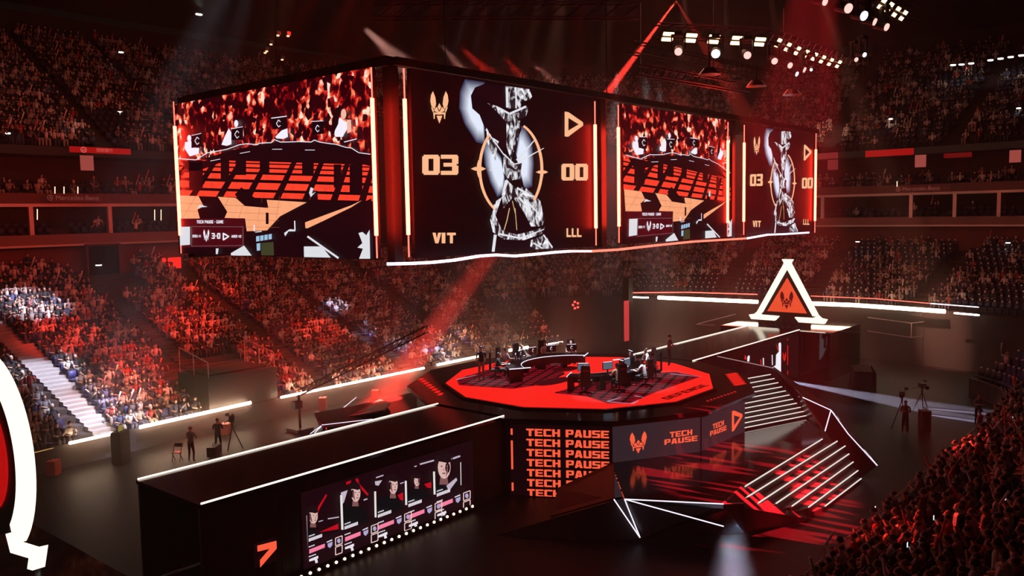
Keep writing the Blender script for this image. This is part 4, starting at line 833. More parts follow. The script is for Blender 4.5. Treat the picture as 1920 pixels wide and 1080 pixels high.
# --- picture content of the left screen, recorded as fractions of the screen from the big left one
s1 = Plane((XN, 6.85, ZB), (0, -1, 0), 12.05, 5.97)
def a1(X, Y): return s1.px(330+X/5.047, 130+Y/5.047)      # zoom of the upper half
def a2(X, Y): return s1.px(320+X/4.8, 320+Y/4.8)          # zoom of the lower half
FL1 = emi('pic_red_tile', (1, .055, .025), 1.0, .25); FL2 = emi('pic_cream_tile', (1, .40, .20), 1.0, .12); BLK = emi('pic_black', (.010, .001, .003), 1); PW = emi('pic_white', (.95, .9, 1), 1); DK2 = emi('pic_dark_red', (.07, .002, .006), 1)
pic = []
def add(nm, pl_, mat, ly, f): pic.append((nm, [[f(*p) for p in q] for q in pl_], mat, ly))
add('crowd_picture', [[(-20, 60), (-40, 880), (220, 860), (560, 760), (900, 690), (1200, 680), (1500, 700), (1880, 820), (1900, -60)]], CP, 1, a1)
add('floor_picture', [[(40, 160), (90, 460), (1850, 640), (1850, 180), (1200, 20), (40, 40)]], BLK, 2, a2)
# receding red tiles of the stage floor picture
tiles = []
hx = [20, 90, 165, 250]; rows_ = [(-100, -86), (-75, -48), (-35, -5), (15, 62), (88, 148), (172, 222)]
xs0 = [-150, 60, 290, 520, 760, 1010, 1260, 1500, 1740, 1950]
for (ya, yb) in rows_:
    for k in range(9):
        sk = lambda x, y: x - (y-0)*.62*(1-(k-2)/11)
        xa, xb = xs0[k]+30, xs0[k+1]-22
        ma = ya+ (xa-100)*.03; mb = yb+(xa-100)*.03
        tiles.append([(sk(xa, ya)+60, ma), (sk(xb, ya)+60, ma+6), (sk(xb, yb)+60, mb+6), (sk(xa, yb)+60, mb)])
add('red_tile_picture', tiles, FL1, 3, a2)
add('desk_picture', [[(60, 860), (220, 880), (560, 800), (900, 740), (1200, 720), (1500, 740), (1860, 860), (1860, 920), (1500, 800), (1200, 765), (900, 790), (700, 820), (500, 860), (230, 960), (130, 960)], [(140, 860), (270, 860), (270, 1120), (140, 1120)], [(440, 850), (520, 850), (520, 1040), (440, 1040)], [(580, 800), (680, 800), (680, 1000), (580, 1000)], [(810, 770), (900, 770), (900, 980), (810, 980)], [(1210, 760), (1320, 760), (1320, 1000), (1210, 1000)], [(1510, 900), (1580, 900), (1580, 1120), (1510, 1120)], [(1660, 900), (1780, 900), (1780, 1180), (1660, 1180)]], BLK, 4, a1)
tops = [(30, 845), (210, 858), (225, 845), (320, 790), (360, 785), (465, 765), (510, 755), (620, 715), (690, 705), (790, 715), (810, 700), (925, 695), (950, 665), (1010, 690), (1130, 688), (1180, 685), (1300, 690), (1330, 670), (1380, 690), (1480, 705), (1530, 710), (1630, 740), (1680, 745), (1750, 790), (1860, 805)]
add('desk_edge_picture', [line(*p, *q, 7) for p, q in zip(tops, tops[1:])]+[line(x, y, x+95, y-(18 if x < 800 else 0), 5) for x, y in ((345, 868), (625, 797), (930, 757), (1240, 765))], PW, 5, a1)
add('monitor_picture', [[(170, 628), (270, 605), (270, 735), (170, 745)], [(548, 560), (660, 545), (660, 670), (548, 670)], [(935, 465), (1075, 445), (1075, 555), (935, 570)], [(1315, 492), (1425, 490), (1425, 610), (1315, 625)], [(1500, 480), (1540, 370), (1580, 350), (1560, 520), (1500, 640)]], BLK, 6, a1)
cc = []
for (x, y, s) in ((228, 678, 1), (606, 618, 1), (1000, 515, .95), (1368, 562, .9)):
    q = [(x-22*s, y), (x, y-36*s), (x+18*s, y-16*s)]; q2 = [(x-22*s, y), (x, y+36*s), (x+18*s, y+18*s)]
    cc += [line(*q[0], *q[1], 6), line(*q[1], *q[2], 6), line(*q2[0], *q2[1], 6), line(*q2[1], *q2[2], 6)]
cc += [line(930, 465, 1078, 446, 8), line(1305, 496, 1425, 490, 6), line(548, 566, 662, 545, 6), line(175, 628, 268, 607, 5), line(1620, 690, 1740, 660, 8)]
add('diamond_logo_picture', cc, PW, 7, a1)
add('player_picture', [ell(145, 655, 20, 34, 10), [(105, 690), (165, 680), (175, 740), (240, 745), (235, 800), (150, 825), (100, 750)], [(450, 715), (480, 640), (520, 560), (545, 600), (545, 710), (500, 725)], ell(590, 515, 20, 35, 10), [(960, 640), (1020, 580), (1075, 560), (1080, 640), (1040, 660), (970, 655)], [(1520, 620), (1530, 520), (1570, 460), (1600, 480), (1620, 510), (1650, 480), (1660, 540), (1620, 600), (1600, 640), (1530, 640)]], PW, 5, a1)
add('player_face_picture', [ell(1620, 425, 26, 48, 12), [(1650, 480), (1690, 480), (1695, 590), (1655, 610)]], emi('pic_skin', (.9, .5, .38), 1), 8, a1)
add('cream_floor_picture', [[(75, 222), (270, 230), (320, 310), (265, 350), (285, 430), (100, 432)], [(440, 235), (600, 245), (685, 318), (895, 335), (880, 262), (1240, 285), (1000, 410), (880, 540), (700, 550), (685, 430), (500, 425), (525, 370)], [(1640, 312), (1740, 265), (1640, 330), (1250, 520), (1228, 515), (1225, 465)]], FL2, 4, a2)
gr = [line(80, 290+k*0+70*k, 1000, 330+60*k, 2.2) for k in range(4)]+[line(120+k*170, 430, 250+k*150, 225, 2.2) for k in range(6)]
add('floor_joint_picture', gr, emi('pic_joint', (.35, .08, .04), 1), 5, a2)
add('shadow_picture', [[(275, 232), (440, 240), (527, 370), (480, 430), (285, 430), (265, 350), (320, 320)], [(600, 215), (660, 150), (780, 245), (895, 335), (690, 318)], [(880, 375), (905, 380), (905, 480), (880, 480)], [(985, 440), (1250, 320), (1300, 285), (1640, 300), (1225, 465), (1225, 520), (1000, 450)], [(700, 545), (1250, 520), (1640, 340), (1830, 250), (1850, 800), (90, 800), (90, 470), (690, 540)], [(1280, 180), (1345, 180), (1350, 290), (1280, 290)]], BLK, 6, a2)
add('caption_panel', [[(105, 432), (690, 428), (690, 690), (110, 690)]], DK2, 7, a2)
add('caption_text', [[a for a in p] for p in [[(x, 1-y) for x, y in q] for q in []]], PW, 8, a2)
cap = [[(268+x, 474-y) for x, y in q] for q in text_polys('TECH PAUSE - GAME', 0, 0, 240, 28)]+[[(230+x, 600-y) for x, y in q] for q in text_polys('EMEA #1', 0, 0, 78, 24)]+[[(582+x, 602-y) for x, y in q] for q in text_polys('AMER #2', 0, 0, 88, 24)]
cap += [[(403+x, 612-y) for x, y in q] for q in text_polys('3-0', 0, 0, 78, 52)]+[[(328+x*54, 640-y/1.8*112) for x, y in q] for q in BEE]+[[(503+x*58, 626-y*68) for x, y in q] for q in PLAY]
pic.append(('caption_text', [[a2(*p) for p in q] for q in cap], PW, 9))
add('caption_frame', [line(222, 502, 688, 505, 2.5), line(222, 678, 688, 672, 2.5), line(222, 502, 222, 678, 2.5), line(686, 505, 686, 672, 2.5)], emi('pic_grey', (.25, .2, .22), 1), 9, a2)
add('thumbnail_picture', [[(118, 505), (212, 503), (212, 665), (122, 672)], [(580, 740), (700, 672), (768, 762), (582, 762)], [(1238, 680), (1400, 680), (1480, 780), (1240, 775)], [(445, 698), (470, 698), (462, 750), (445, 748)], line(1270, 590, 1550, 785, 18), line(800, 552, 858, 545, 8), [(1730, 560), (1765, 550), (1800, 580), (1830, 530), (1835, 790), (1735, 790), (1770, 700), (1720, 690), (1765, 650)], [(1060, 560), (1110, 525), (1165, 530), (1160, 545), (1100, 545), (1070, 590)], [(1285, 200), (1300, 150), (1325, 160), (1310, 210), (1345, 190), (1300, 240)], [(275, 340), (300, 305), (370, 325), (310, 330)]], emi('pic_pale', (.75, .76, .8), 1), 10, a2)
add('monitor_glow_picture', [[(808+k*37, 590-k*6), (838+k*37, 585-k*6), (838+k*37, 632-k*6), (808+k*37, 637-k*6)] for k in range(4)]+[[(812, 655), (845, 650), (845, 715), (815, 720)]], emi('pic_blue_white', (.35, .55, .75), 1), 10, a2)
add('monitor_glow_picture', [[(850, 650), (960, 640), (965, 760), (850, 760)]], emi('pic_olive', (.05, .05, .02), 1), 9, a2)
add('caption_text', [line(790, 490, 792, 545, 10), line(1155, 450, 1158, 530, 10)], PW, 10, a2)
# --- content of the score screen
s2 = Plane((-17.0, YN, ZB), (1, 0, 0), 10.25, 5.97)
def a8(X, Y): return s2.px(760+X/2.919, 130+Y/2.919)
pic2 = []
def add2(nm, pl_, mat, ly): pic2.append((nm, [[a8(*p) for p in q] for q in pl_], mat, ly))
def place(polys, x, y, w_, h_, H0=1): return [[(x+a*w_, y-q/H0*h_) for a, q in p] for p in polys]
add2('bee_emblem', place(BEE, 130, 298, 100, 178, 1.8), CREAM, 3)
add2('triangle_emblem', place(PLAY, 866, 370, 102, 138), CREAM, 3)
add2('score_digits', place(text_polys('03', 0, 0, 1, 1, gap=.06), 86, 578, 198, 110), CREAM, 3)
add2('score_digits', place(text_polys('00', 0, 0, 1, 1, gap=.06), 848, 609, 146, 92), CREAM, 3)
add2('team_letters', place(text_polys('VIT', 0, 0, 1, 1, gap=.05), 142, 952, 128, 58), CREAM, 3); add2('team_letters', place(text_polys('LLL', 0, 0, 1, 1, gap=.08), 876, 918, 84, 48), CREAM, 3)
rg = []
o_ = ell(567, 545, 178, 262, 60); i_ = ell(567, 545, 162, 250, 60)
for k in range(60):
    j = (k+1) % 60
    a = 360*k/60
    if 125 < a < 232-0 or a > 300 or a < 0: pass
    if 225 < a < 290 or 40 < a < 120: continue
    rg.append([o_[k], o_[j], i_[j], i_[k]])
for (x, y, w_, h_) in ((390, 545, 42, 50), (738, 563, 34, 42)):
    st_ = []
    for q in range(16):
        t = q/16*2*math.pi; rr = [1, .52, .30, .52][q % 4]; st_.append((x+w_*rr*math.cos(t), y+h_*rr*math.sin(t)))
    rg.append(st_)
add2('ring_graphic', rg, CREAM, 5)
def glow():
    return emi('pic_moon_blue', (.55, .63, .95), .55, .9)
CR3 = [[(322, 55), (435, 72), (375, 100), (352, 145), (365, 190), (360, 210), (395, 245), (410, 250), (430, 330), (430, 410), (385, 400), (320, 300), (290, 210), (295, 120)], [(420, 420), (440, 370), (520, 480), (540, 600), (530, 680), (500, 700), (460, 620), (430, 520)], [(625, 310), (650, 320), (690, 400), (700, 520), (690, 640), (650, 660), (620, 560), (600, 460)]]
def toward(p, c, f): return [(c[0]+(x-c[0])*f, c[1]+(y-c[1])*f) for x, y in p]
for k in range(9):
    t_ = k/8; f_ = 1-.42*t_; cc_ = [a_+(b_-a_)*t_**1.2 for a_, b_ in zip((.05, .05, .11), (.80, .86, 1))]
    add2('crescent_graphic', [toward(p, c, f_) for p, c in zip(CR3, ((405, 235), (520, 560), (615, 500)))], emi('pic_moon_%s' % 'abcdefghi'[k], cc_, 1), 2+k*.1)
add2('shadow_graphic', [[(375, 100), (440, 75), (500, 95), (545, 100), (540, 200), (660, 200), (670, 260), (560, 290), (620, 290), (630, 330), (590, 420), (560, 470), (520, 440), (450, 380), (400, 250), (360, 215), (352, 145)], [(480, 760), (540, 680), (600, 640), (740, 760), (750, 900), (640, 920), (480, 910)], [(480, 920), (780, 870), (800, 980), (470, 990)]], BLK, 3)
SIL = bpy.data.materials.new('pic_silver'); SIL.use_nodes = True; nt = SIL.node_tree; bs = nt.nodes['Principled BSDF']; bs.inputs['Base Color'].default_value = (0, 0, 0, 1)
tc = nt.nodes.new('ShaderNodeTexCoord'); mp = nt.nodes.new('ShaderNodeMapping'); mp.inputs['Scale'].default_value = (2.6, 2.6, 1.5); nz = nt.nodes.new('ShaderNodeTexNoise'); nz.inputs['Scale'].default_value = 1.3; nz.inputs['Detail'].default_value = 4; nz.inputs['Distortion'].default_value = 1.5; cr = nt.nodes.new('ShaderNodeValToRGB'); cr.color_ramp.elements[0].position = .44; cr.color_ramp.elements[0].color = (.02, .008, .012, 1); cr.color_ramp.elements[1].position = .62; cr.color_ramp.elements[1].color = (.95, .95, 1, 1)
nt.links.new(tc.outputs['Object'], mp.inputs[0]); nt.links.new(mp.outputs[0], nz.inputs[0]); nt.links.new(nz.outputs[0], cr.inputs[0]); nt.links.new(cr.outputs[0], bs.inputs['Emission Color']); bs.inputs['Emission Strength'].default_value = 1
add2('silver_graphic', [[(540, 92), (670, 110), (685, 150), (670, 170), (630, 175), (620, 215), (545, 215)], [(545, 290), (620, 280), (610, 380), (570, 500), (545, 420)], [(435, 320), (470, 380), (500, 400), (485, 500), (465, 460), (440, 400)], [(440, 185), (500, 205), (560, 250), (620, 235), (650, 195), (668, 215), (650, 260), (590, 285), (540, 285), (500, 240)], [(530, 460), (580, 520), (630, 510), (620, 600), (560, 610), (525, 560)], [(545, 600), (600, 660), (640, 640), (730, 720), (755, 820), (740, 860), (680, 860), (640, 780), (580, 700), (530, 760), (520, 700)], [(490, 720), (520, 700), (485, 800), (520, 880), (600, 905), (700, 880), (760, 860), (740, 900), (640, 935), (530, 930), (470, 890), (455, 820)], [(680, 935), (760, 905), (798, 980), (700, 985), (675, 970)]], SIL, 4)
add2('bright_line_graphic', [line(482, 905, 470, 998, 16), line(600, 500, 700, 385, 14, 4), line(605, 510, 748, 432, 10, 3), line(430, 330, 530, 470, 6), line(530, 465, 585, 520, 7), line(585, 520, 630, 510, 6), line(450, 552, 500, 540, 5), line(545, 610, 520, 690, 22, 6), line(480, 740, 470, 830, 12), line(500, 900, 620, 925, 10), line(620, 925, 750, 875, 10, 4), line(470, 380, 500, 400, 8), line(545, 100, 548, 210, 14), line(596, 120, 596, 215, 8), line(500, 212, 560, 245, 10), line(560, 245, 650, 205, 12), line(600, 650, 700, 700, 12, 4), line(610, 700, 690, 790, 14, 4), line(650, 720, 730, 800, 12, 5), line(745, 905, 795, 975, 8), line(690, 950, 740, 980, 8)], emi('pic_bright', (.8, .8, .85), 1), 5)
add2('gold_crack_graphic', [line(545, 830, 530, 880, 5), line(545, 830, 560, 760, 5), line(590, 760, 600, 880, 4), line(575, 720, 592, 790, 4)], emi('pic_gold', (.7, .45, .2), 1), 5)
def screen(pl, items, label, back):
    ang = math.atan2(pl.r.y, pl.r.x); c = pl.at(.5, .5)-pl.n*.09
    root = MB().box((0, 0, 0), (pl.w, .16, pl.h)).build('video_screen', BLACK, loc=c, rz=ang, label=label, cat='screen')
    sub(pl, 'display_panel', [[(0, 0), (1, 0), (1, 1), (0, 1)]], back, root, .2)
    for nm, pgs, mt, ly in items: sub(pl, nm, pgs, mt, root, ly)
    return root
s3 = Plane((-4.95, YN, ZB), (1, 0, 0), 10.0, 5.9); s4 = Plane((7.0, YN, ZB), (1, 0, 0), 9.9, 5.9)
SB2 = emi('score_screen_back', (.007, .0006, .0012), 1.0)
screen(s1, pic, 'largest hanging video screen at left, showing crowd, desks and score caption', BLK)
screen(s2, pic2, 'hanging score screen second from left with 03, 00 and silver figure', SB2)
screen(s3, pic, 'third hanging screen from left, smaller copy of the crowd and desk picture', BLK)
screen(s4, pic2, 'rightmost hanging screen, smallest copy of the 03 and 00 score', SB2)
# glowing upright tubes between the screens
tubes = [(1, (328, 190), (337, 475), XN-.15, 0, 'at the left edge of the largest screen'), (0, (697, 126), (706, 484), XN-.15, 0, 'at the right edge of the largest screen'), (0, (757, 128), (767, 482), YN-.15, 1, 'at the left edge of the nearer score screen'), (0, (1115, 190), (1118, 460), YN-.15, 1, 'at the right edge of the nearer score screen'), (0, (1159, 197), (1161, 455), YN-.15, 1, 'at the left edge of the farther crowd screen'), (0, (1364, 229), (1365, 443), YN-.15, 1, 'at the right edge of the farther crowd screen'), (0, (1394, 234), (1396, 440), YN-.15, 1, 'at the left edge of the farther score screen'), (0, (1528, 250), (1530, 436), YN-.15, 1, 'at the right edge of the farther score screen')]
for _, pt_, pb, val, ax, lb in tubes:
    a = PL(*pt_, ax, val); c = PL(*pb, ax, val); base = Vector(((a.x+c.x)/2, (a.y+c.y)/2, c.z)); H_ = a.z-c.z
    root = MB().bar((0, 0, H_*.12), (0, 0, H_*.84), .13, n=8).build('light_tube', TUBER, loc=base, label='glowing red-white upright light tube '+lb, cat='light tube', group='upright tubes on the screen frame')
    MB().bar((0, 0, 0), (0, 0, H_*.12), .05, n=6).build('dim_end', TUBED, root); MB().bar((0, 0, H_*.84), (0, 0, H_), .05, n=6).build('dim_end', TUBED, root)
# ribbed wavy strip below the screens
wv = [(727, 495), (770, 494), (810, 492), (850, 488), (900, 480), (930, 478), (965, 480), (1000, 477), (1040, 473), (1070, 471), (1110, 471), (1160, 468), (1230, 460), (1300, 453), (1350, 450), (1400, 447), (1440, 440), (1470, 439), (1517, 436)]
root = empty('wavy_light_strip', tuple(PL(1070, 471, 1, -6.35)), label='thin wavy ribbed light strip glowing under the hanging screens', cat='light strip')
mats_ = [emi('lavender_strip', (1, .72, .95), 2.6), emi('pink_strip', (1, .42, .45), 2.6), TUBED]
for k, (p, q_) in enumerate(zip(wv, wv[1:])):
    a = PL(*p, 1, -6.35); c = PL(*q_, 1, -6.35); n = max(2, int((c-a).length/.25)); b = MB()
    for m_ in range(n): s, e = a.lerp(c, m_/n), a.lerp(c, (m_+.75)/n); b.bar(s, e, .09, n=4)
    o = b.build('strip_section', mats_[0] if k < 9 else (mats_[1] if k == 9 else (mats_[2] if k < 15 else mats_[0])), root); o.matrix_parent_inverse = Matrix.Translation(-root.location)
# ================================================================ TRUSSES AND LAMPS ABOVE
def truss(name, a, c, wd, label, parent=None):
    a = Vector(a); c = Vector(c); d = (c-a); L = d.length; d.normalize(); sd = d.cross(Vector((0, 0, 1))).normalized()*wd/2; upv = Vector((0, 0, wd/2)); b = MB()
    for s in (1, -1):
        for t in (1, -1): b.bar(sd*s+upv*t, c-a+sd*s+upv*t, .06, n=5)
    n = max(2, int(L/wd/1.2))
    for k in range(n):
        p = d*(L*k/n); q_ = d*(L*(k+1)/n)
        for s in (1, -1): b.bar(p+sd*s-upv, q_+sd*s+upv, .035, n=3); b.bar(p+upv*s-sd, q_+upv*s+sd, .035, n=3)
    return b.build(name, pbr('truss_metal', (.12, .07, .07), .4, .7), loc=a, label=label, cat='truss')
BL = emi('blinder_warm', (1, .58, .28), 4)
T1 = [P(1230, 58, 20.4), P(1440, 68, 20.4)]; truss('truss', T1[0], T1[1], .6, 'lighting truss carrying five double-bar lamps, upper right')
T2 = [P(1450, 70, 20.4), P(1590, 118, 20.4)]; truss('truss', T2[0], T2[1], .6, 'lighting truss carrying eight small square lamps, upper right')
T3 = [P(1600, -20, 20.4), P(1710, 26, 20.4)]; truss('truss', T3[0], T3[1], .6, 'lighting truss at the top edge with five square lamps')
T4 = [P(1180, 88, 19.6), P(1560, 165, 19.6)]; truss('truss', T4[0], T4[1], .5, 'dim red lit truss with round moving lamps below the double-bar lamps')
T5 = [P(1200, 130, 17.8), P(1400, 165, 17.8)]; truss('truss', T5[0], T5[1], .4, 'low dim truss just above the farther screens')
T6 = [P(700, 20, 20.4), P(1200, 20, 20.4)]; truss('truss', T6[0], T6[1], .6, 'dark truss above the score screen near the top edge')
def blinder(px, w_, h_, z, ang, label, group):
    q = P(*px, z); root = MB().box((0, 0, .12), (w_+.1, .45, .12)).build('blinder_lamp', BLACK, loc=q, rz=ang, label=label, cat='lamp', group=group); root.rotation_euler = (math.radians(-52), 0, ang)
    for s in (-1, 1): MB().box((0, s*.13, .03), (w_, .15, .06)).build('lamp_bar', BL, root)
ang1 = math.atan2((T1[1]-T1[0]).y, (T1[1]-T1[0]).x); nth = ['first', 'second', 'third', 'fourth', 'fifth', 'sixth', 'seventh', 'last']
for k in range(5): blinder((1253+43*k+0, 69.5+2.0*k*1.2), .52, .4, 20, ang1, 'double-bar warm lamp under the truss, %s from the left of five' % nth[k], 'double-bar lamps')
for k, p in enumerate([(1460, 81), (1478, 89), (1496, 96), (1512, 102), (1528, 107), (1543, 112), (1558, 117), (1573, 121)]): blinder(p, .3, .4, 20, 0, 'small square double lamp on the slanting truss, %s from the left of eight' % nth[k], 'small square lamps')
for k, p in enumerate([(1640, 1), (1655, 8), (1669, 15), (1682, 23), (1695, 30)]): blinder(p, .3, .4, 20, 0, 'small square double lamp at the top edge, %s from the left of five' % nth[k], 'top edge square lamps')
def moving(px, z, r, mat, label, tilt=.5, group=None):
    q = P(*px, z); root = empty('moving_head_lamp', q, math.atan2(CAM.y-q.y, CAM.x-q.x)+tilt, label=label, cat='lamp', group=group)
    b = MB(); b.box((0, 0, .75), (.35, .35, .14)); b.build('base', BLACK, root)
    b = MB()
    for s in (-1, 1): b.box((0, s*(r+.09), .4), (.14, .06, .62))
    b.box((0, 0, .70), (.14, 2*r+.24, .06)); b.build('yoke', BLACK, root); b = MB(); b.bar((-.35, 0, .14), (.1, 0, -.03), r*1.9, n=12, w2=1.05); b.build('head', BLACK, root)
    b = MB(); b.bar((.1, 0, -.03), (.14, 0, -.05), r*1.7, n=12); b.build('lens', mat, root)
LP = emi('lens_pink', (1, .45, .40), 1.6); LW = emi('lens_white', (.9, .92, 1), 8); LV = emi('lens_lavender', (.8, .72, 1), 4)
mv = [((1272, 96), .2, LP, 'round pink lamp, leftmost below the double-bar lamps', 0), ((1342, 100), .22, LW, 'brightest round white lamp below the double-bar lamps', 0), ((1400, 103), .2, LP, 'round pink lamp right of the brightest white one', .3), ((1450, 114), .18, LP, 'round pink lamp, third right of the brightest white one', .5), ((1478, 122), .17, LP, 'oval pink lamp left of the thin slanted one', .8), ((1504, 130), .16, LP, 'thin slanted pink lamp right of the oval ones', 1.3), ((1490, 138), .14, LV, 'flat lavender lamp below the pink ones', 1.2), ((1521, 130), .08, LV, 'tiny lavender lamp right of the slanted pink ones', 0), ((1586, 15), .2, LP, 'crescent pink lamp left of the bright lavender oval at top', .8), ((1615, 29), .2, LV, 'bright lavender oval lamp near the top edge', .9), ((1634, 40), .16, LP, 'thin pink lamp right of the lavender oval at top', 1.3), ((1657, 50), .17, LP, 'curved pink lamp, last of the upper row', 1.1), ((1602, 111), .12, LP, 'small pink lamp right of the slanting truss, lower', .8), ((1617, 102), .12, LV, 'small white lamp right of the slanting truss, upper', .9), ((1541, 3), .14, LP, 'pink lamp cut by the top edge', 1.0), ((1268, -16), .25, emi('lens_red', (1, .25, .15), 10), 'lamp just above the top edge throwing the red beams', 0)]
for p, r_, m_, lb, ti in mv: moving(p, 24.2 if p[1] < -10 else 19.2, r_, m_, lb, ti)
for k, (x, y) in enumerate([(1330, 140), (1418, 162), (1485, 178)]):
    q = P(x, y, 17.6); b = MB(); n = 10
    root = empty('round_reflector_lamp', q, label='dim red dish lamp hanging above the farther screens, '+['left', 'middle', 'right'][k]+' of three', cat='lamp', group='dish lamps')
    b.bar((0, 0, 0), (0, 0, .25), .9, n=14, w2=.5); b.build('dish', pbr('dish_red', (.3, .05, .05), .25, .6), root); b = MB(); b.bar((0, 0, .25), (0, 0, .9), .08, n=6); b.build('stem', BLACK, root)
for k, (x, y) in enumerate([(508, 79), (521, 62), (500, 92), (529, 108), (540, 63), (497, 95)]):
    q = P(x, y, 22); o = MB().box((0, 0, 0), (.24, .2, .2)).build('rigging_lamp', BLACK, loc=q, label='tiny red lamp in the dark rigging above the left screen, '+['upper left', 'topmost', 'lowest left', 'lowest right', 'rightmost', 'leftmost'][k], cat='lamp', group='tiny rigging lamps'); MB().bar((0, 0, -.1), (0, 0, -.16), .16, n=6).build('lens', emi('lens_tiny', (1, .35, .2), 3), o)
# ================================================================ PEOPLE
BCACHE = {}
def body(key, J, B_, mats, regions, sub_=1):
    """one continuous skinned figure. J: name->(x,y,z,radius); B_: edges; regions: name->material index"""
    if key in BCACHE: return BCACHE[key]
    names = list(J); me = bpy.data.meshes.new('body'); me.from_pydata([J[n][:3] for n in names], [(names.index(a), names.index(b)) for a, b in B_], [])
    o = bpy.data.objects.new('tmp', me); COL.objects.link(o); md = o.modifiers.new('s', 'SKIN'); md.use_smooth_shade = True
    for i, n in enumerate(names):
        r = J[n][3]; rr = r if isinstance(r, tuple) else (r, r); me.skin_vertices[0].data[i].radius = rr; me.skin_vertices[0].data[i].use_root = (n == 'pelvis')
    if sub_: o.modifiers.new('u', 'SUBSURF').levels = sub_
    dg = bpy.context.evaluated_depsgraph_get(); dg.update(); m2 = bpy.data.meshes.new_from_object(o.evaluated_get(dg)); bpy.data.objects.remove(o)
    m2.materials.clear(); [m2.materials.append(m) for m in mats]
    segs = [(Vector(J[a][:3]), Vector(J[b][:3]), regions.get(a+'-'+b, regions.get(b, 1))) for a, b in B_]
    for f in m2.polygons:
        c = f.center; best = 9
        for a, b, r in segs:
            d = b-a; t = max(0, min(1, (c-a).dot(d)/max(1e-6, d.length_squared))); ds = (c-a-d*t).length
            if ds < best-1e-4: best = ds; f.material_index = r
        f.use_smooth = True
    BCACHE[key] = m2; m2.name = 'body'; return m2
def pose(kind):
    J = {}; seat = kind.startswith('sit'); P0 = .50 if seat else .95
    ln = {'sit_back': -.05, 'sit_lean': .2, 'sit_desk': .12, 'sit_arms': .02, 'sit_phone': .1, 'stand': 0, 'stand_arms': 0, 'stand_bend': .05}[kind]
    J['pelvis'] = (0, 0, P0, (.16, .13)); J['waist'] = (0, ln*.3, P0+.2, (.145, .11)); J['chest'] = (0, ln*.7, P0+.4, (.18, .12)); J['collar'] = (0, ln, P0+.53, (.12, .09))
    J['neck'] = (0, ln+.02, P0+.60, .055); J['jaw'] = (0, ln+.04, P0+.67, (.065, .075)); J['skull'] = (0, ln+.03, P0+.77, (.085, .10)); J['crown'] = (0, ln+.02, P0+.84, (.05, .06)); J['nose'] = (0, ln+.15, P0+.725, .014)
    B_ = [('pelvis', 'waist'), ('waist', 'chest'), ('chest', 'collar'), ('collar', 'neck'), ('neck', 'jaw'), ('jaw', 'skull'), ('skull', 'crown'), ('jaw', 'nose')]
    for s, t in ((-1, 'l'), (1, 'r')):
        sh = (s*.2, ln*.95, P0+.5); J['sh'+t] = (*sh, .065)
        if kind in ('sit_back', 'stand'): el, ha = (s*.25, ln+.02, P0+.24), (s*.22, ln+.12, P0+.02) if not seat else (s*.12, ln+.36, P0+.14)
        elif kind == 'sit_lean': el, ha = (s*.25, ln+.18, P0+.22), (s*.08, ln+.34, P0+.36)
        elif kind == 'sit_desk': el, ha = (s*.27, ln+.12, P0+.24), (s*.2, ln+.40, P0+.27)
        elif kind in ('sit_arms', 'stand_arms'): el, ha = (s*.33, ln+.1, P0+.62), (s*.22, ln+.18, P0+.90)
        elif kind == 'sit_phone': el, ha = (s*.24, ln+.14, P0+.26), (s*.04, ln+.34, P0+.44)
        else: el, ha = (s*.24, ln+.12, P0+.26), (s*.06, ln+.28, P0+.3)
        J['el'+t] = (*el, .045); wr = Vector(el).lerp(Vector(ha), .82); J['wr'+t] = (*wr, .032); J['ha'+t] = (*ha, (.042, .03)); tip = Vector(ha)+(Vector(ha)-Vector(el)).normalized()*.08; J['fi'+t] = (*tip, .02); th = Vector(ha)+Vector((-s*.045, .02, .015)); J['th'+t] = (*th, .014)
        B_ += [('collar', 'sh'+t), ('sh'+t, 'el'+t), ('el'+t, 'wr'+t), ('wr'+t, 'ha'+t), ('ha'+t, 'fi'+t), ('ha'+t, 'th'+t)]
        J['hip'+t] = (s*.09, 0, P0-.04, .095)
        if seat: kn, an, to = (s*.12, .44, P0+.0), (s*.12, .42, .09), (s*.13, .56, .04)
        elif kind == 'stand_bend': kn, an, to = (s*.12, .06, .5), (s*.13, 0, .08), (s*.14, .14, .035)
        else: kn, an, to = (s*.11, .02, .5), (s*.12, -.01, .08), (s*.13, .13, .035)
        J['kn'+t] = (*kn, .062); J['an'+t] = (*an, .04); J['to'+t] = (*to, (.04, .03))
        B_ += [('pelvis', 'hip'+t), ('hip'+t, 'kn'+t), ('kn'+t, 'an'+t), ('an'+t, 'to'+t)]
    return J, B_
REG = {}
for t in 'lr': REG.update({'sh'+t: 1, 'el'+t: 1, 'wr'+t: 0, 'ha'+t: 0, 'fi'+t: 0, 'th'+t: 0, 'hip'+t: 2, 'kn'+t: 2, 'an'+t: 2, 'to'+t: 3})
REG.update({'waist': 1, 'chest': 1, 'collar': 1, 'neck': 0, 'jaw': 0, 'skull': 0, 'crown': 0, 'nose': 0})
SK1 = pbr('skin', (.50, .32, .24), .55, 0, .08, 20); SHOE = pbr('shoe', (.25, .24, .24), .5); TR1 = pbr('black_trousers', (.03, .03, .035), .8); TR2 = pbr('beige_trousers', (.30, .24, .2), .8); HR1 = pbr('black_hair', (.012, .01, .01), .5, 0, .3, 40); HR2 = pbr('brown_hair', (.08, .045, .03), .5, 0, .3, 40)
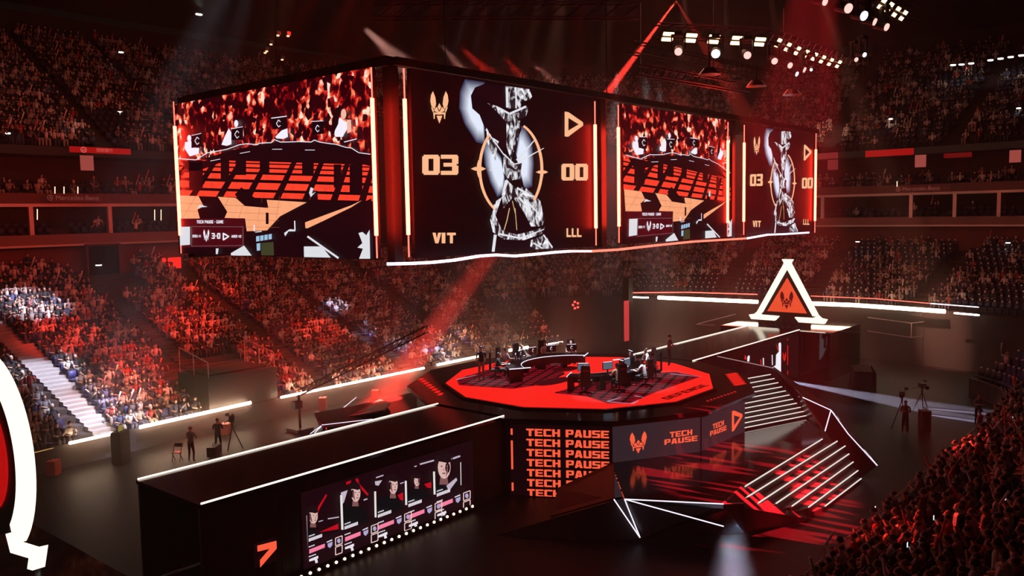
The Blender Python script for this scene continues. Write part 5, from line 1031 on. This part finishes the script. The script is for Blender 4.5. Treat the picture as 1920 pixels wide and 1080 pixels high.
SH = {'white': pbr('white_cloth', (.62, .60, .60), .85, 0, .08, 9), 'black': pbr('black_cloth', (.02, .02, .022), .85, 0, .2, 9), 'grey': pbr('grey_cloth', (.22, .21, .21), .85, 0, .1, 9), 'red': pbr('red_cloth', (.42, .04, .035), .85, 0, .1, 9), 'dark blue': pbr('blue_cloth', (.04, .06, .16), .85, 0, .1, 9), 'cream': pbr('cream_cloth', (.65, .55, .38), .85, 0, .1, 9), 'pink': pbr('pink_cloth', (.55, .25, .27), .85, 0, .1, 9), 'brown': pbr('brown_cloth', (.16, .10, .08), .85, 0, .1, 9)}
def hair_mesh(key, ln, P0, mat, long_=False):
    if key in BCACHE: return BCACHE[key]
    b = MB(); n = 10; c = Vector((0, ln+.012, P0+.76)); rows = [(-.55 if long_ else -.15, .98), (.25, 1.04), (.7, .78), (1.0, .3)]
    for j, (zz, rr) in enumerate(rows):
        for i in range(n):
            t = 2*math.pi*i/n; yy = math.sin(t)*.112*rr-.012; zf_ = zz+(0.45*max(0, math.sin(t)) if j == 0 else 0); b.v.append((c.x+.096*rr*math.cos(t), c.y+min(yy, .075 if j < 2 else .09), c.z+.112*zf_))
    for a in range(3):
        for i in range(n): j = (i+1) % n; b.f.append((a*n+i, a*n+j, a*n+n+j, a*n+n+i)); b.m.append(0)
    b.f.append(tuple(3*n+i for i in range(n))); b.m.append(0)
    o = b.build('hair', mat, smooth=True); me = o.data; bpy.data.objects.remove(o); BCACHE[key] = me; return me
def person(kind, shirt, trouser, hair, loc, rz, label, group=None, scale=1, long_=False, name='person', parts=True, hm=None, sub_=1):
    J, B_ = pose(kind); me = body((kind, shirt, trouser.name, sub_), J, B_, [SK1, SH[shirt], trouser, SHOE], REG, sub_)
    o = bpy.data.objects.new(name, me); COL.objects.link(o); o.location = loc; o.rotation_euler = (0, 0, rz); o.scale = (scale,)*3; tag(o, label, 'person', group)
    ln = J['collar'][1]; P0 = J['pelvis'][2]
    h = bpy.data.objects.new('hair', hair_mesh(('h', kind, hair.name, long_), ln, P0, hair, long_)); COL.objects.link(h); h.parent = o
    return o
# ---------------- spectators and seats of the near right stand, one by one
seat_o = None
ROWN = ['front', 'second', 'third', 'fourth', 'fifth', 'sixth', 'seventh', 'eighth', 'ninth', 'tenth', 'eleventh', 'twelfth', 'thirteenth', 'fourteenth', 'fifteenth', 'sixteenth', 'seventeenth', 'eighteenth', 'nineteenth', 'twentieth', 'twenty-first', 'twenty-second', 'last']
def make_seat(pos, rz, label):
    global seat_o
    r = empty('stadium_seat', pos, rz, label=label, cat='seat', group='blue seats of the near right stand')
    if seat_o is None:
        a = MB().box((0, .02, .42), (.44, .42, .05)).build('seat_pan', SEATM, r); b_ = MB().box((0, -.2, .66), (.42, .04, .44), top=.92).build('backrest', SEATM, r); c = MB(); c.box((0, -.08, .2), (.06, .1, .4)); c.box((0, -.08, .02), (.2, .2, .04)); c = c.build('pedestal', BLACK, r); seat_o = (a, b_, c)
    else:
        for s in seat_o: o = s.copy(); COL.objects.link(o); o.parent = r
KINDS = ['sit_back', 'sit_lean', 'sit_phone', 'sit_back', 'sit_arms', 'sit_lean', 'stand']; KL = {'sit_back': 'sitting', 'sit_lean': 'leaning forward', 'sit_phone': 'hands together', 'sit_arms': 'arms raised', 'stand': 'standing'}
SHN = list(SH); SWT = [9, 8, 3, 3, 1, 2, 3, 2]
rows_seen = {}
for t in sorted(near[:300], key=lambda t: (t[3], t[4])):
    k = t[3]; rows_seen.setdefault(k, []).append(t)
STICKW = pbr('white_clapper', (.75, .7, .68), .5); STICKR = pbr('red_clapper', (.6, .05, .05), .5)
PHN = emi('phone_glow', (.75, .85, 1), 3)
for k, L_ in rows_seen.items():
    L_.sort(key=lambda t: t[6])
    for j, t in enumerate(L_):
        w_, pos, rz, k, s, occ, px, py = t
        where = '%s row of right stand, %s from lower left' % (ROWN[k], ordn(j+1))
        make_seat(pos, rz, 'dark blue seat, '+where)
        if id(t) in ids:
            kd = random.choices(KINDS, (5, 4, 3, 4, 1.2, 3, 1))[0]; sh_ = random.choices(SHN, SWT)[0]; lg = random.random() < .35; hr = HR1 if random.random() < .8 else HR2
            z = pos[2]-(.04 if kd.startswith('sit') else 0); fwd = .02 if kd.startswith('sit') else .25
            ps = (pos[0]-math.sin(rz)*fwd*1, pos[1]+math.cos(rz)*fwd, z)
            person(kd, sh_, TR1, hr, ps, rz+random.uniform(-.2, .2), '%s-topped person %s, %s' % (sh_, KL[kd], where), 'spectators of the near right stand', random.uniform(.93, 1.03), lg, sub_=0 if k > 7 else 1)
            if kd == 'sit_arms' or random.random() < .05:
                q = Vector(ps)+Vector((random.uniform(-.1, .1), .25, 1.42 if kd == 'sit_arms' else 1.0)); a_ = random.uniform(0, 6.28); e = Vector((math.cos(a_)*.25, math.sin(a_)*.25, .45))
                red = random.random() < .5
                o = MB().bar((0, 0, 0), e, .075, n=8).build('clapper_stick', STICKR if red else STICKW, loc=q, label='%s inflatable clapper held up, %s' % ('red' if red else 'white', where), cat='clapper stick', group='clapper sticks'); MB().bar(e, e*1.06, .05, n=8, w2=.3).build('end_cap', STICKW, o)
            elif kd == 'sit_phone' and random.random() < .25:
                q = Vector(ps)+Vector((0, .5, .98)); o = MB().box((0, 0, 0), (.075, .012, .15)).build('phone', BLACK, loc=q, label='glowing phone, '+where, cat='phone', group='glowing phones'); MB().box((0, -.008, 0), (.065, .004, .135)).build('phone_screen', PHN, o)
# rail along the near barrier
rl = empty('barrier_rail', (0, -16.3, 1.2), label='thin dark rail along the top of the near right barrier', cat='rail')
b = MB(); pts = [Vector((p.x, p.y, 0)) + Vector((-NRM[i].x*.05, -NRM[i].y*.05, 1.42)) for i, p in enumerate(ST) if p.y < -14 and p.x < 22]
for a, c in zip(pts, pts[1:]): b.bar(a-rl.location, c-rl.location, .05, n=5)
b.build('top_rail', pbr('rail_brown', (.25, .13, .1), .4, .5), rl); b = MB()
for p in pts[::2]: b.bar(p-rl.location, p-rl.location-Vector((0, 0, .3)), .035, n=4)
b.build('rail_post', pbr('rail_brown', (.25, .13, .1), .4, .5), rl)
# ---------------- desks, players, monitors
DESK = pbr('desk_black', (.02, .016, .018), .3); DW = emi('desk_edge_light', (.9, .85, 1), 1.3); CHR = pbr('chair_black', (.03, .012, .014), .5); CHRR = pbr('chair_red', (.4, .02, .02), .5)
def gaming_chair(loc, rz, label):
    r = empty('gaming_chair', loc, rz, label=label, cat='chair', group='players\' gaming chairs')
    b = MB(); b.box((0, 0, .45), (.52, .5, .1)); b.build('seat', CHR, r)
    b = MB(); b.box((0, -.27, .95), (.5, .1, .9), top=.86); b.box((0, -.25, 1.3), (.34, .1, .2)); b.build('backrest', CHR, r)
    b = MB(); b.box((0, -.325, 1.17), (.3, .012, .05)); b.build('back_stripe', CHRR, r)
    for s in (-1, 1): b = MB(); b.box((s*.3, .02, .66), (.08, .3, .04)); b.bar((s*.3, 0, .46), (s*.3, 0, .66), .04); b.build('armrest', CHR, r)
    b = MB(); b.bar((0, 0, .4), (0, 0, .1), .07, n=8); b.build('column', BLACK, r)
    b = MB()
    for k in range(5): t = k*2*math.pi/5; b.bar((0, 0, .12), (.3*math.cos(t), .3*math.sin(t), .07), .05); b.box((.3*math.cos(t), .3*math.sin(t), .035), (.06, .06, .07))
    b.build('star_base', BLACK, r)
def monitor(loc, rz, label, col):
    r = empty('monitor', loc, rz, label=label, cat='monitor', group='desk monitors')
    b = MB(); b.box((0, 0, .36), (.58, .05, .36)); b.build('housing', DESK, r); MB().box((0, -.028, .36), (.54, .006, .31)).build('display', emi('monitor_display', (.5, .6, .8), .2), r)
    b = MB(); b.bar((0, .02, .02), (0, .02, .3), .06); b.box((0, .02, .01), (.28, .2, .02)); b.build('stand', STEEL, r)
    if col:
        b = MB(); Q = [(-.06, 0), (0, .11), (.05, .05)]; Q2 = [(-.06, 0), (0, -.11), (.05, -.05)]
        for q in (Q, Q2):
            for a, c in zip(q, q[1:]): b.poly([(-x, .028, .36+y) for x, y in line(*a, *c, .022)])
        b.build('diamond_logo', emi('logo_white', (.9, .9, 1), 1.2), r, keep=True); b = MB(); b.box((0, 0, .55), (.5, .03, .02)); b.build('top_light', DW, r)
def keyboard(loc, rz, label):
    o = MB().box((0, 0, .012), (.4, .14, .024)).build('keyboard', DESK, loc=loc, rz=rz, label=label, cat='keyboard', group='keyboards'); MB().box((0, 0, .028), (.37, .11, .01)).build('keys', pbr('keys_grey', (.4, .4, .45), .5), o)
def team(sgn, c0, R, SR, angs, shirts, side, segA):
    d = empty('player_desk', (c0[0], c0[1], 3.61), label='curved black gaming desk with thin white light edge, '+side, cat='desk')
    A0, A1 = segA; n = 10
    for k in range(n):
        t0, t1 = math.radians(A0+(A1-A0)*k/n), math.radians(A0+(A1-A0)*(k+1)/n); u = lambda r, t: (r*math.cos(t), r*math.sin(t))
        b = MB(); b.prism([u(R-.38, t0), u(R+.42, t0), u(R+.42, t1), u(R-.38, t1)], .70, .75); b.build('desktop', DESK, d)
        b = MB(); a, c = u(R-.4, t0+(.01*sgn)), u(R-.4, t1-(.01*sgn)); b.bar((*a, .73), (*c, .73), .03); b.build('edge_light', DW, d)
        b = MB(); b.prism([u(R-.36, t0), u(R-.32, t0), u(R-.32, t1), u(R-.36, t1)], .30, .70); b.build('modesty_panel', DESK, d)
        if k % 2 == 0: b = MB(); b.prism([u(R-.3, t0), u(R+.35, t0), u(R+.35, t0+.09*(1 if A1 > A0 else -1)), u(R-.3, t0+.09*(1 if A1 > A0 else -1))], 0, .70); b.build('pedestal', DESK, d)
    for s, t in ((0, A0), (1, A1)):
        t = math.radians(t); dd = Vector((math.cos(t), math.sin(t), 0)); b = MB(); b.bar(dd*(R+.42)+Vector((0, 0, .73)), dd*(R-.75)+Vector((0, 0, .73)), .04); b.build('end_light', DW, d)
    for k, an in enumerate(angs):
        t = math.radians(an); D = Vector((math.cos(t), math.sin(t), 0)); C0 = Vector((*c0, 3.61)); rz = t+math.pi/2; nm = ['first', 'second', 'third', 'fourth', 'fifth'][k]
        gaming_chair(C0+D*SR, rz, 'black gaming chair, %s from the left at the %s' % (nm, side)); q = C0+D*(SR-.06)
        person('sit_desk', shirts[k][0], TR1, shirts[k][1], (q.x, q.y, 3.61+.02), rz, 'player in %s shirt, %s from the left at the %s' % (shirts[k][0], nm, side), None, 1, name='person')
        m = C0+D*(R-.12)+Vector((0, 0, .75)); monitor(m, rz, 'monitor in front of the %s player at the %s' % (nm, side), True)
        kb = C0+D*(R+.22)+Vector((0, 0, .75)); keyboard(kb, rz, 'keyboard of the %s player at the %s' % (nm, side))
        ms = C0+D*(R+.2)+Vector((-math.sin(t), math.cos(t), 0))*(-.32*1)+Vector((0, 0, .75)); o = MB().box((0, 0, .015), (.06, .1, .03), top=.7).build('mouse', DESK, loc=ms, rz=rz, label='mouse of the %s player at the %s' % (nm, side), cat='mouse', group='mice'); MB().box((0, 0, .03), (.01, .03, .008)).build('wheel', STEEL, o)
team(1, (0, .3), 3.2, 4.15, [128, 106, 84, 61, 39], [('black', HR1), ('white', HR1), ('grey', HR2), ('white', HR1), ('white', HR2)], 'far desk', (150, 24))
team(-1, (0, 0), 3.0, 3.95, [220, 245, 272, 300, 325], [('grey', HR1), ('cream', HR1), ('white', HR1), ('white', HR2), ('white', HR2)], 'near desk', (206, 342))
# ---------------- standing staff
person('stand', 'black', TR2, HR1, tuple(P(903, 713, 3.62)), math.radians(-30), 'person in black top and light trousers standing at the left edge of the stage')
person('stand_bend', 'brown', TR1, HR1, tuple(P(1254, 688, 3.52)), math.radians(200), 'person in dark red-brown clothes standing at the right rear of the stage')
person('stand_bend', 'grey', TR1, HR1, tuple(P(359, 866, 0)), math.radians(-60), 'technician in grey top standing on the floor beside the folding chair')
person('stand_bend', 'grey', TR1, HR2, tuple(P(1833, 798, 0)), math.radians(120), 'person in grey standing on the floor beside the near right barrier')
# floor manager gear
def folding_chair(px, rz, label):
    r = empty('folding_chair', P(*px, 0), rz, label=label, cat='chair')
    MB().box((0, 0, .45), (.42, .38, .04)).build('seat', pbr('seat_pad_pale', (.5, .42, .36), .6), r); MB().box((0, -.2, .78), (.42, .04, .2)).build('backrest', BLACK, r)
    for s in (-1, 1):
        for t in (-1, 1): b = MB(); b.bar((s*.2, t*.18, 0), (s*.2, -t*.15, .45 if t < 0 else .9), .03); b.build('leg', STEEL, r)
folding_chair((333, 864), 2.2, 'black folding chair on the floor left of the grey technician')
folding_chair((237, 860), 2.6, 'dark folding chair against the barrier under the thick light strip')
lec = empty('sign_post', P(228, 866, 0), .6, label='dark stand with small yellow lettered board at the barrier gap', cat='stand'); MB().box((0, 0, .8), (.9, .5, 1.6)).build('stand_box', BLACK, lec)
MB().box((0, 0, 1.75), (.5, .06, .32)).build('board', BLACK, lec); b = MB(); [b.box((0, -.04, 1.65+.1*k), (.4, .01, .05)) for k in range(3)]; b.build('yellow_lines', emi('yellow_text', (.6, .45, .1), .8), lec)
def red_case(px, label, h=.7, n_='equipment_case', m=None, w_=.55):
    r = empty(n_, P(*px, 0), .7, label=label, cat='case'); MB().box((0, 0, h/2+.06), (w_, .45, h)).build('body', m or pbr('red_case', (.6, .05, .03), .5), r)
    b = MB(); b.bar((-.15, 0, h+.08), (-.15, 0, h+.2), .03); b.bar((.15, 0, h+.08), (.15, 0, h+.2), .03); b.bar((-.15, 0, h+.2), (.15, 0, h+.2), .03); b.build('handle', BLACK, r)
    for s in (-1, 1): MB().bar((s*.2, -.2, .05), (s*.2, .2, .05), .09, n=8).build('wheel', BLACK, r)
red_case((101, 892), 'orange red wheeled case on the floor at the far left by the ring gate')
red_case((424, 815), 'tilted red case on the floor right of the grey technician', .6)
red_case((704, 748), 'upright orange red case on the floor between barrier and stage', .55); red_case((606, 770), 'dark red block on the floor left of the orange red case', .8, 'equipment_case', pbr('dim_red', (.3, .03, .03), .5))
red_case((402, 855), 'black road case beside the camera operator left part', .5, 'equipment_case', BLACK, .9); red_case((1050, 640), 'dark case at the far end of the floor', .8, 'equipment_case', BLACK, 1.0)
def camera_rig(px, rz, label, s=1, h=1.5):
    r = empty('tv_camera', P(*px, 0), rz, label=label, cat='camera')
    for k in range(3): t = k*2.094; b = MB(); b.bar((0, 0, h-.25), (.5*math.cos(t), .5*math.sin(t), .02), .05); b.build('tripod_leg', STEEL, r)
    b = MB(); b.bar((0, 0, h-.4), (0, 0, h), .1, n=8); b.build('column', BLACK, r); b = MB(); b.box((0, 0, h+.14), (.26, .55, .28)); b.build('camera_body', BLACK, r)
    b = MB(); b.bar((0, .25, h+.14), (0, .75, h+.14), .2, n=10, w2=1.2); b.build('lens', BLACK, r); b = MB(); b.bar((.08, -.2, h), (.3, -.75, h-.2), .03); b.build('pan_handle', STEEL, r); MB().box((-.2, -.1, h+.4), (.2, .05, .15)).build('viewfinder', STEEL, r)
camera_rig((437, 842), -.6, 'television camera on a tripod on the left floor near the runway'); person('stand_bend', 'black', TR1, HR1, tuple(P(410, 848, 0)), -.6, 'person in black operating the camera on the left floor')
camera_rig((1690, 806), 1.8, 'television camera rig standing on the dark floor right of the stairs', 1, 1.9); person('stand_bend', 'brown', TR1, HR1, tuple(P(1697, 812, 0)), 1.8, 'person in brown behind the camera rig on the dark right floor')
camera_rig((1728, 770), 2.2, 'smaller camera rig on the dark floor behind the first one at right', 1, 1.4)
camera_rig((1382, 622), 2.8, 'camera on a stand left of the far triangle gate', 1, 1.3)
red_case((1733, 808), 'dark case on wheels right of the camera rig on the right floor', 1.1, 'equipment_case', pbr('case_brown', (.1, .06, .05), .5), .6)
dr_ = empty('covered_equipment', P(1615, 735, 0), .4, label='draped reddish brown covered equipment on the dark floor behind the stairs', cat='equipment'); b = MB(); b.box((0, 0, .8), (3.2, 1.4, 1.6), top=.8); b.build('drape', pbr('drape_brown', (.06, .025, .022), .8, 0, .4, 3), dr_)
b = MB(); [b.box((-1.4+.4*k, -.72, .8), (.12, .1, 1.5), top=.8) for k in range(8)]; b.build('drape_fold', pbr('drape_brown', (.06, .025, .022), .8, 0, .4, 3), dr_)
mast = empty('light_mast', P(1170, 655, 0), label='tall dark mast with a red lit banner strip at the far end of the floor', cat='mast'); b = MB(); b.box((.7, 0, 3.2), (.7, .6, 6.4)); b.build('mast_post', BLACK, mast); b = MB(); b.box((-.1, -.35, 2.6), (.7, .08, 3.6)); b.build('red_strip', emi('banner_red_lit', (.75, .05, .05), .9), mast)
pole = empty('lamp_pole', P(1118, 640, 0), label='thin pale pole with a small white lamp on top at the far floor', cat='pole'); b = MB(); b.bar((0, 0, 0), (-.1, 0, 3.6), .07, n=6); b.build('pole', RAILM, pole); MB().box((0, 0, 3.65), (.2, .2, .2)).build('lamp_head', LAMPW, pole)
# jib crane across the left floor
A_ = P(560, 737, 2.2); B_ = P(800, 617, 6.2); jib = truss('camera_jib', A_, B_, .35, 'long slanting camera crane arm over the left floor in front of the crowd'); jib['category'] = 'camera crane'
jb = empty('jib_stand', (A_.x, A_.y, 0), label='dark stand with counterweight holding the low end of the camera crane', cat='stand'); b = MB(); b.bar((0, 0, 0), (0, 0, 2.1), .16, n=8); b.build('post', BLACK, jb); b = MB(); b.box((0, 0, .1), (1.1, 1.1, .15)); b.build('base', BLACK, jb); MB().box((-.3, -.2, 1.6), (.5, .4, .4)).build('counterweight', BLACK, jb)
# truss fence behind the triangle gate
fn = empty('railing', P(1650, 604, 1.2), label='pale metal railing of square panels behind and right of the triangle gate', cat='railing')
def fpost(pl_):
    b = MB()
    for a, c in zip(pl_, pl_[1:]): b.bar(a-fn.location, c-fn.location, .05, n=4)
    return b
tp = [P(x, y, 3.4) for x, y in [(1553, 589), (1577, 591), (1601, 593), (1626, 595), (1709, 606), (1770, 599)]]; bt = [p-Vector((0, 0, 1.1)) for p in tp]
fpost(tp).build('top_rail', RAILM, fn); fpost(bt).build('bottom_rail', RAILM, fn)
for a, c in zip(tp, bt): fpost([a, c]).build('post', RAILM, fn)
fn2 = empty('railing', P(1340, 600, 1.2), label='thin pale low railing left of the triangle gate', cat='railing'); loc2 = fn2.location
for pl_ in ([(1306, 608), (1383, 588)], [(1306, 608), (1340, 610)], [(1340, 577), (1380, 568)]):
    b = MB(); b.bar(P(*pl_[0], 3.0)-loc2, P(*pl_[1], 3.0)-loc2, .06); b.build('rail', RAILM, fn2)
rc = P(1080, 572, 4.0); o = empty('red_lamp_cluster', rc, label='cluster of small glowing red lamps above the far end barrier', cat='lamp')
for k in range(5): t = k*1.256; MB().bar((0, .3*math.cos(t), .3*math.sin(t)), (-.1, .3*math.cos(t), .3*math.sin(t)), .2, n=8).build('lamp_lens', emi('lens_red2', (1, .06, .05), 3), o)
MB().box((.1, 0, 0), (.15, .8, .8)).build('housing', BLACK, o)
# floor wedge near the front left of the landing

haze()
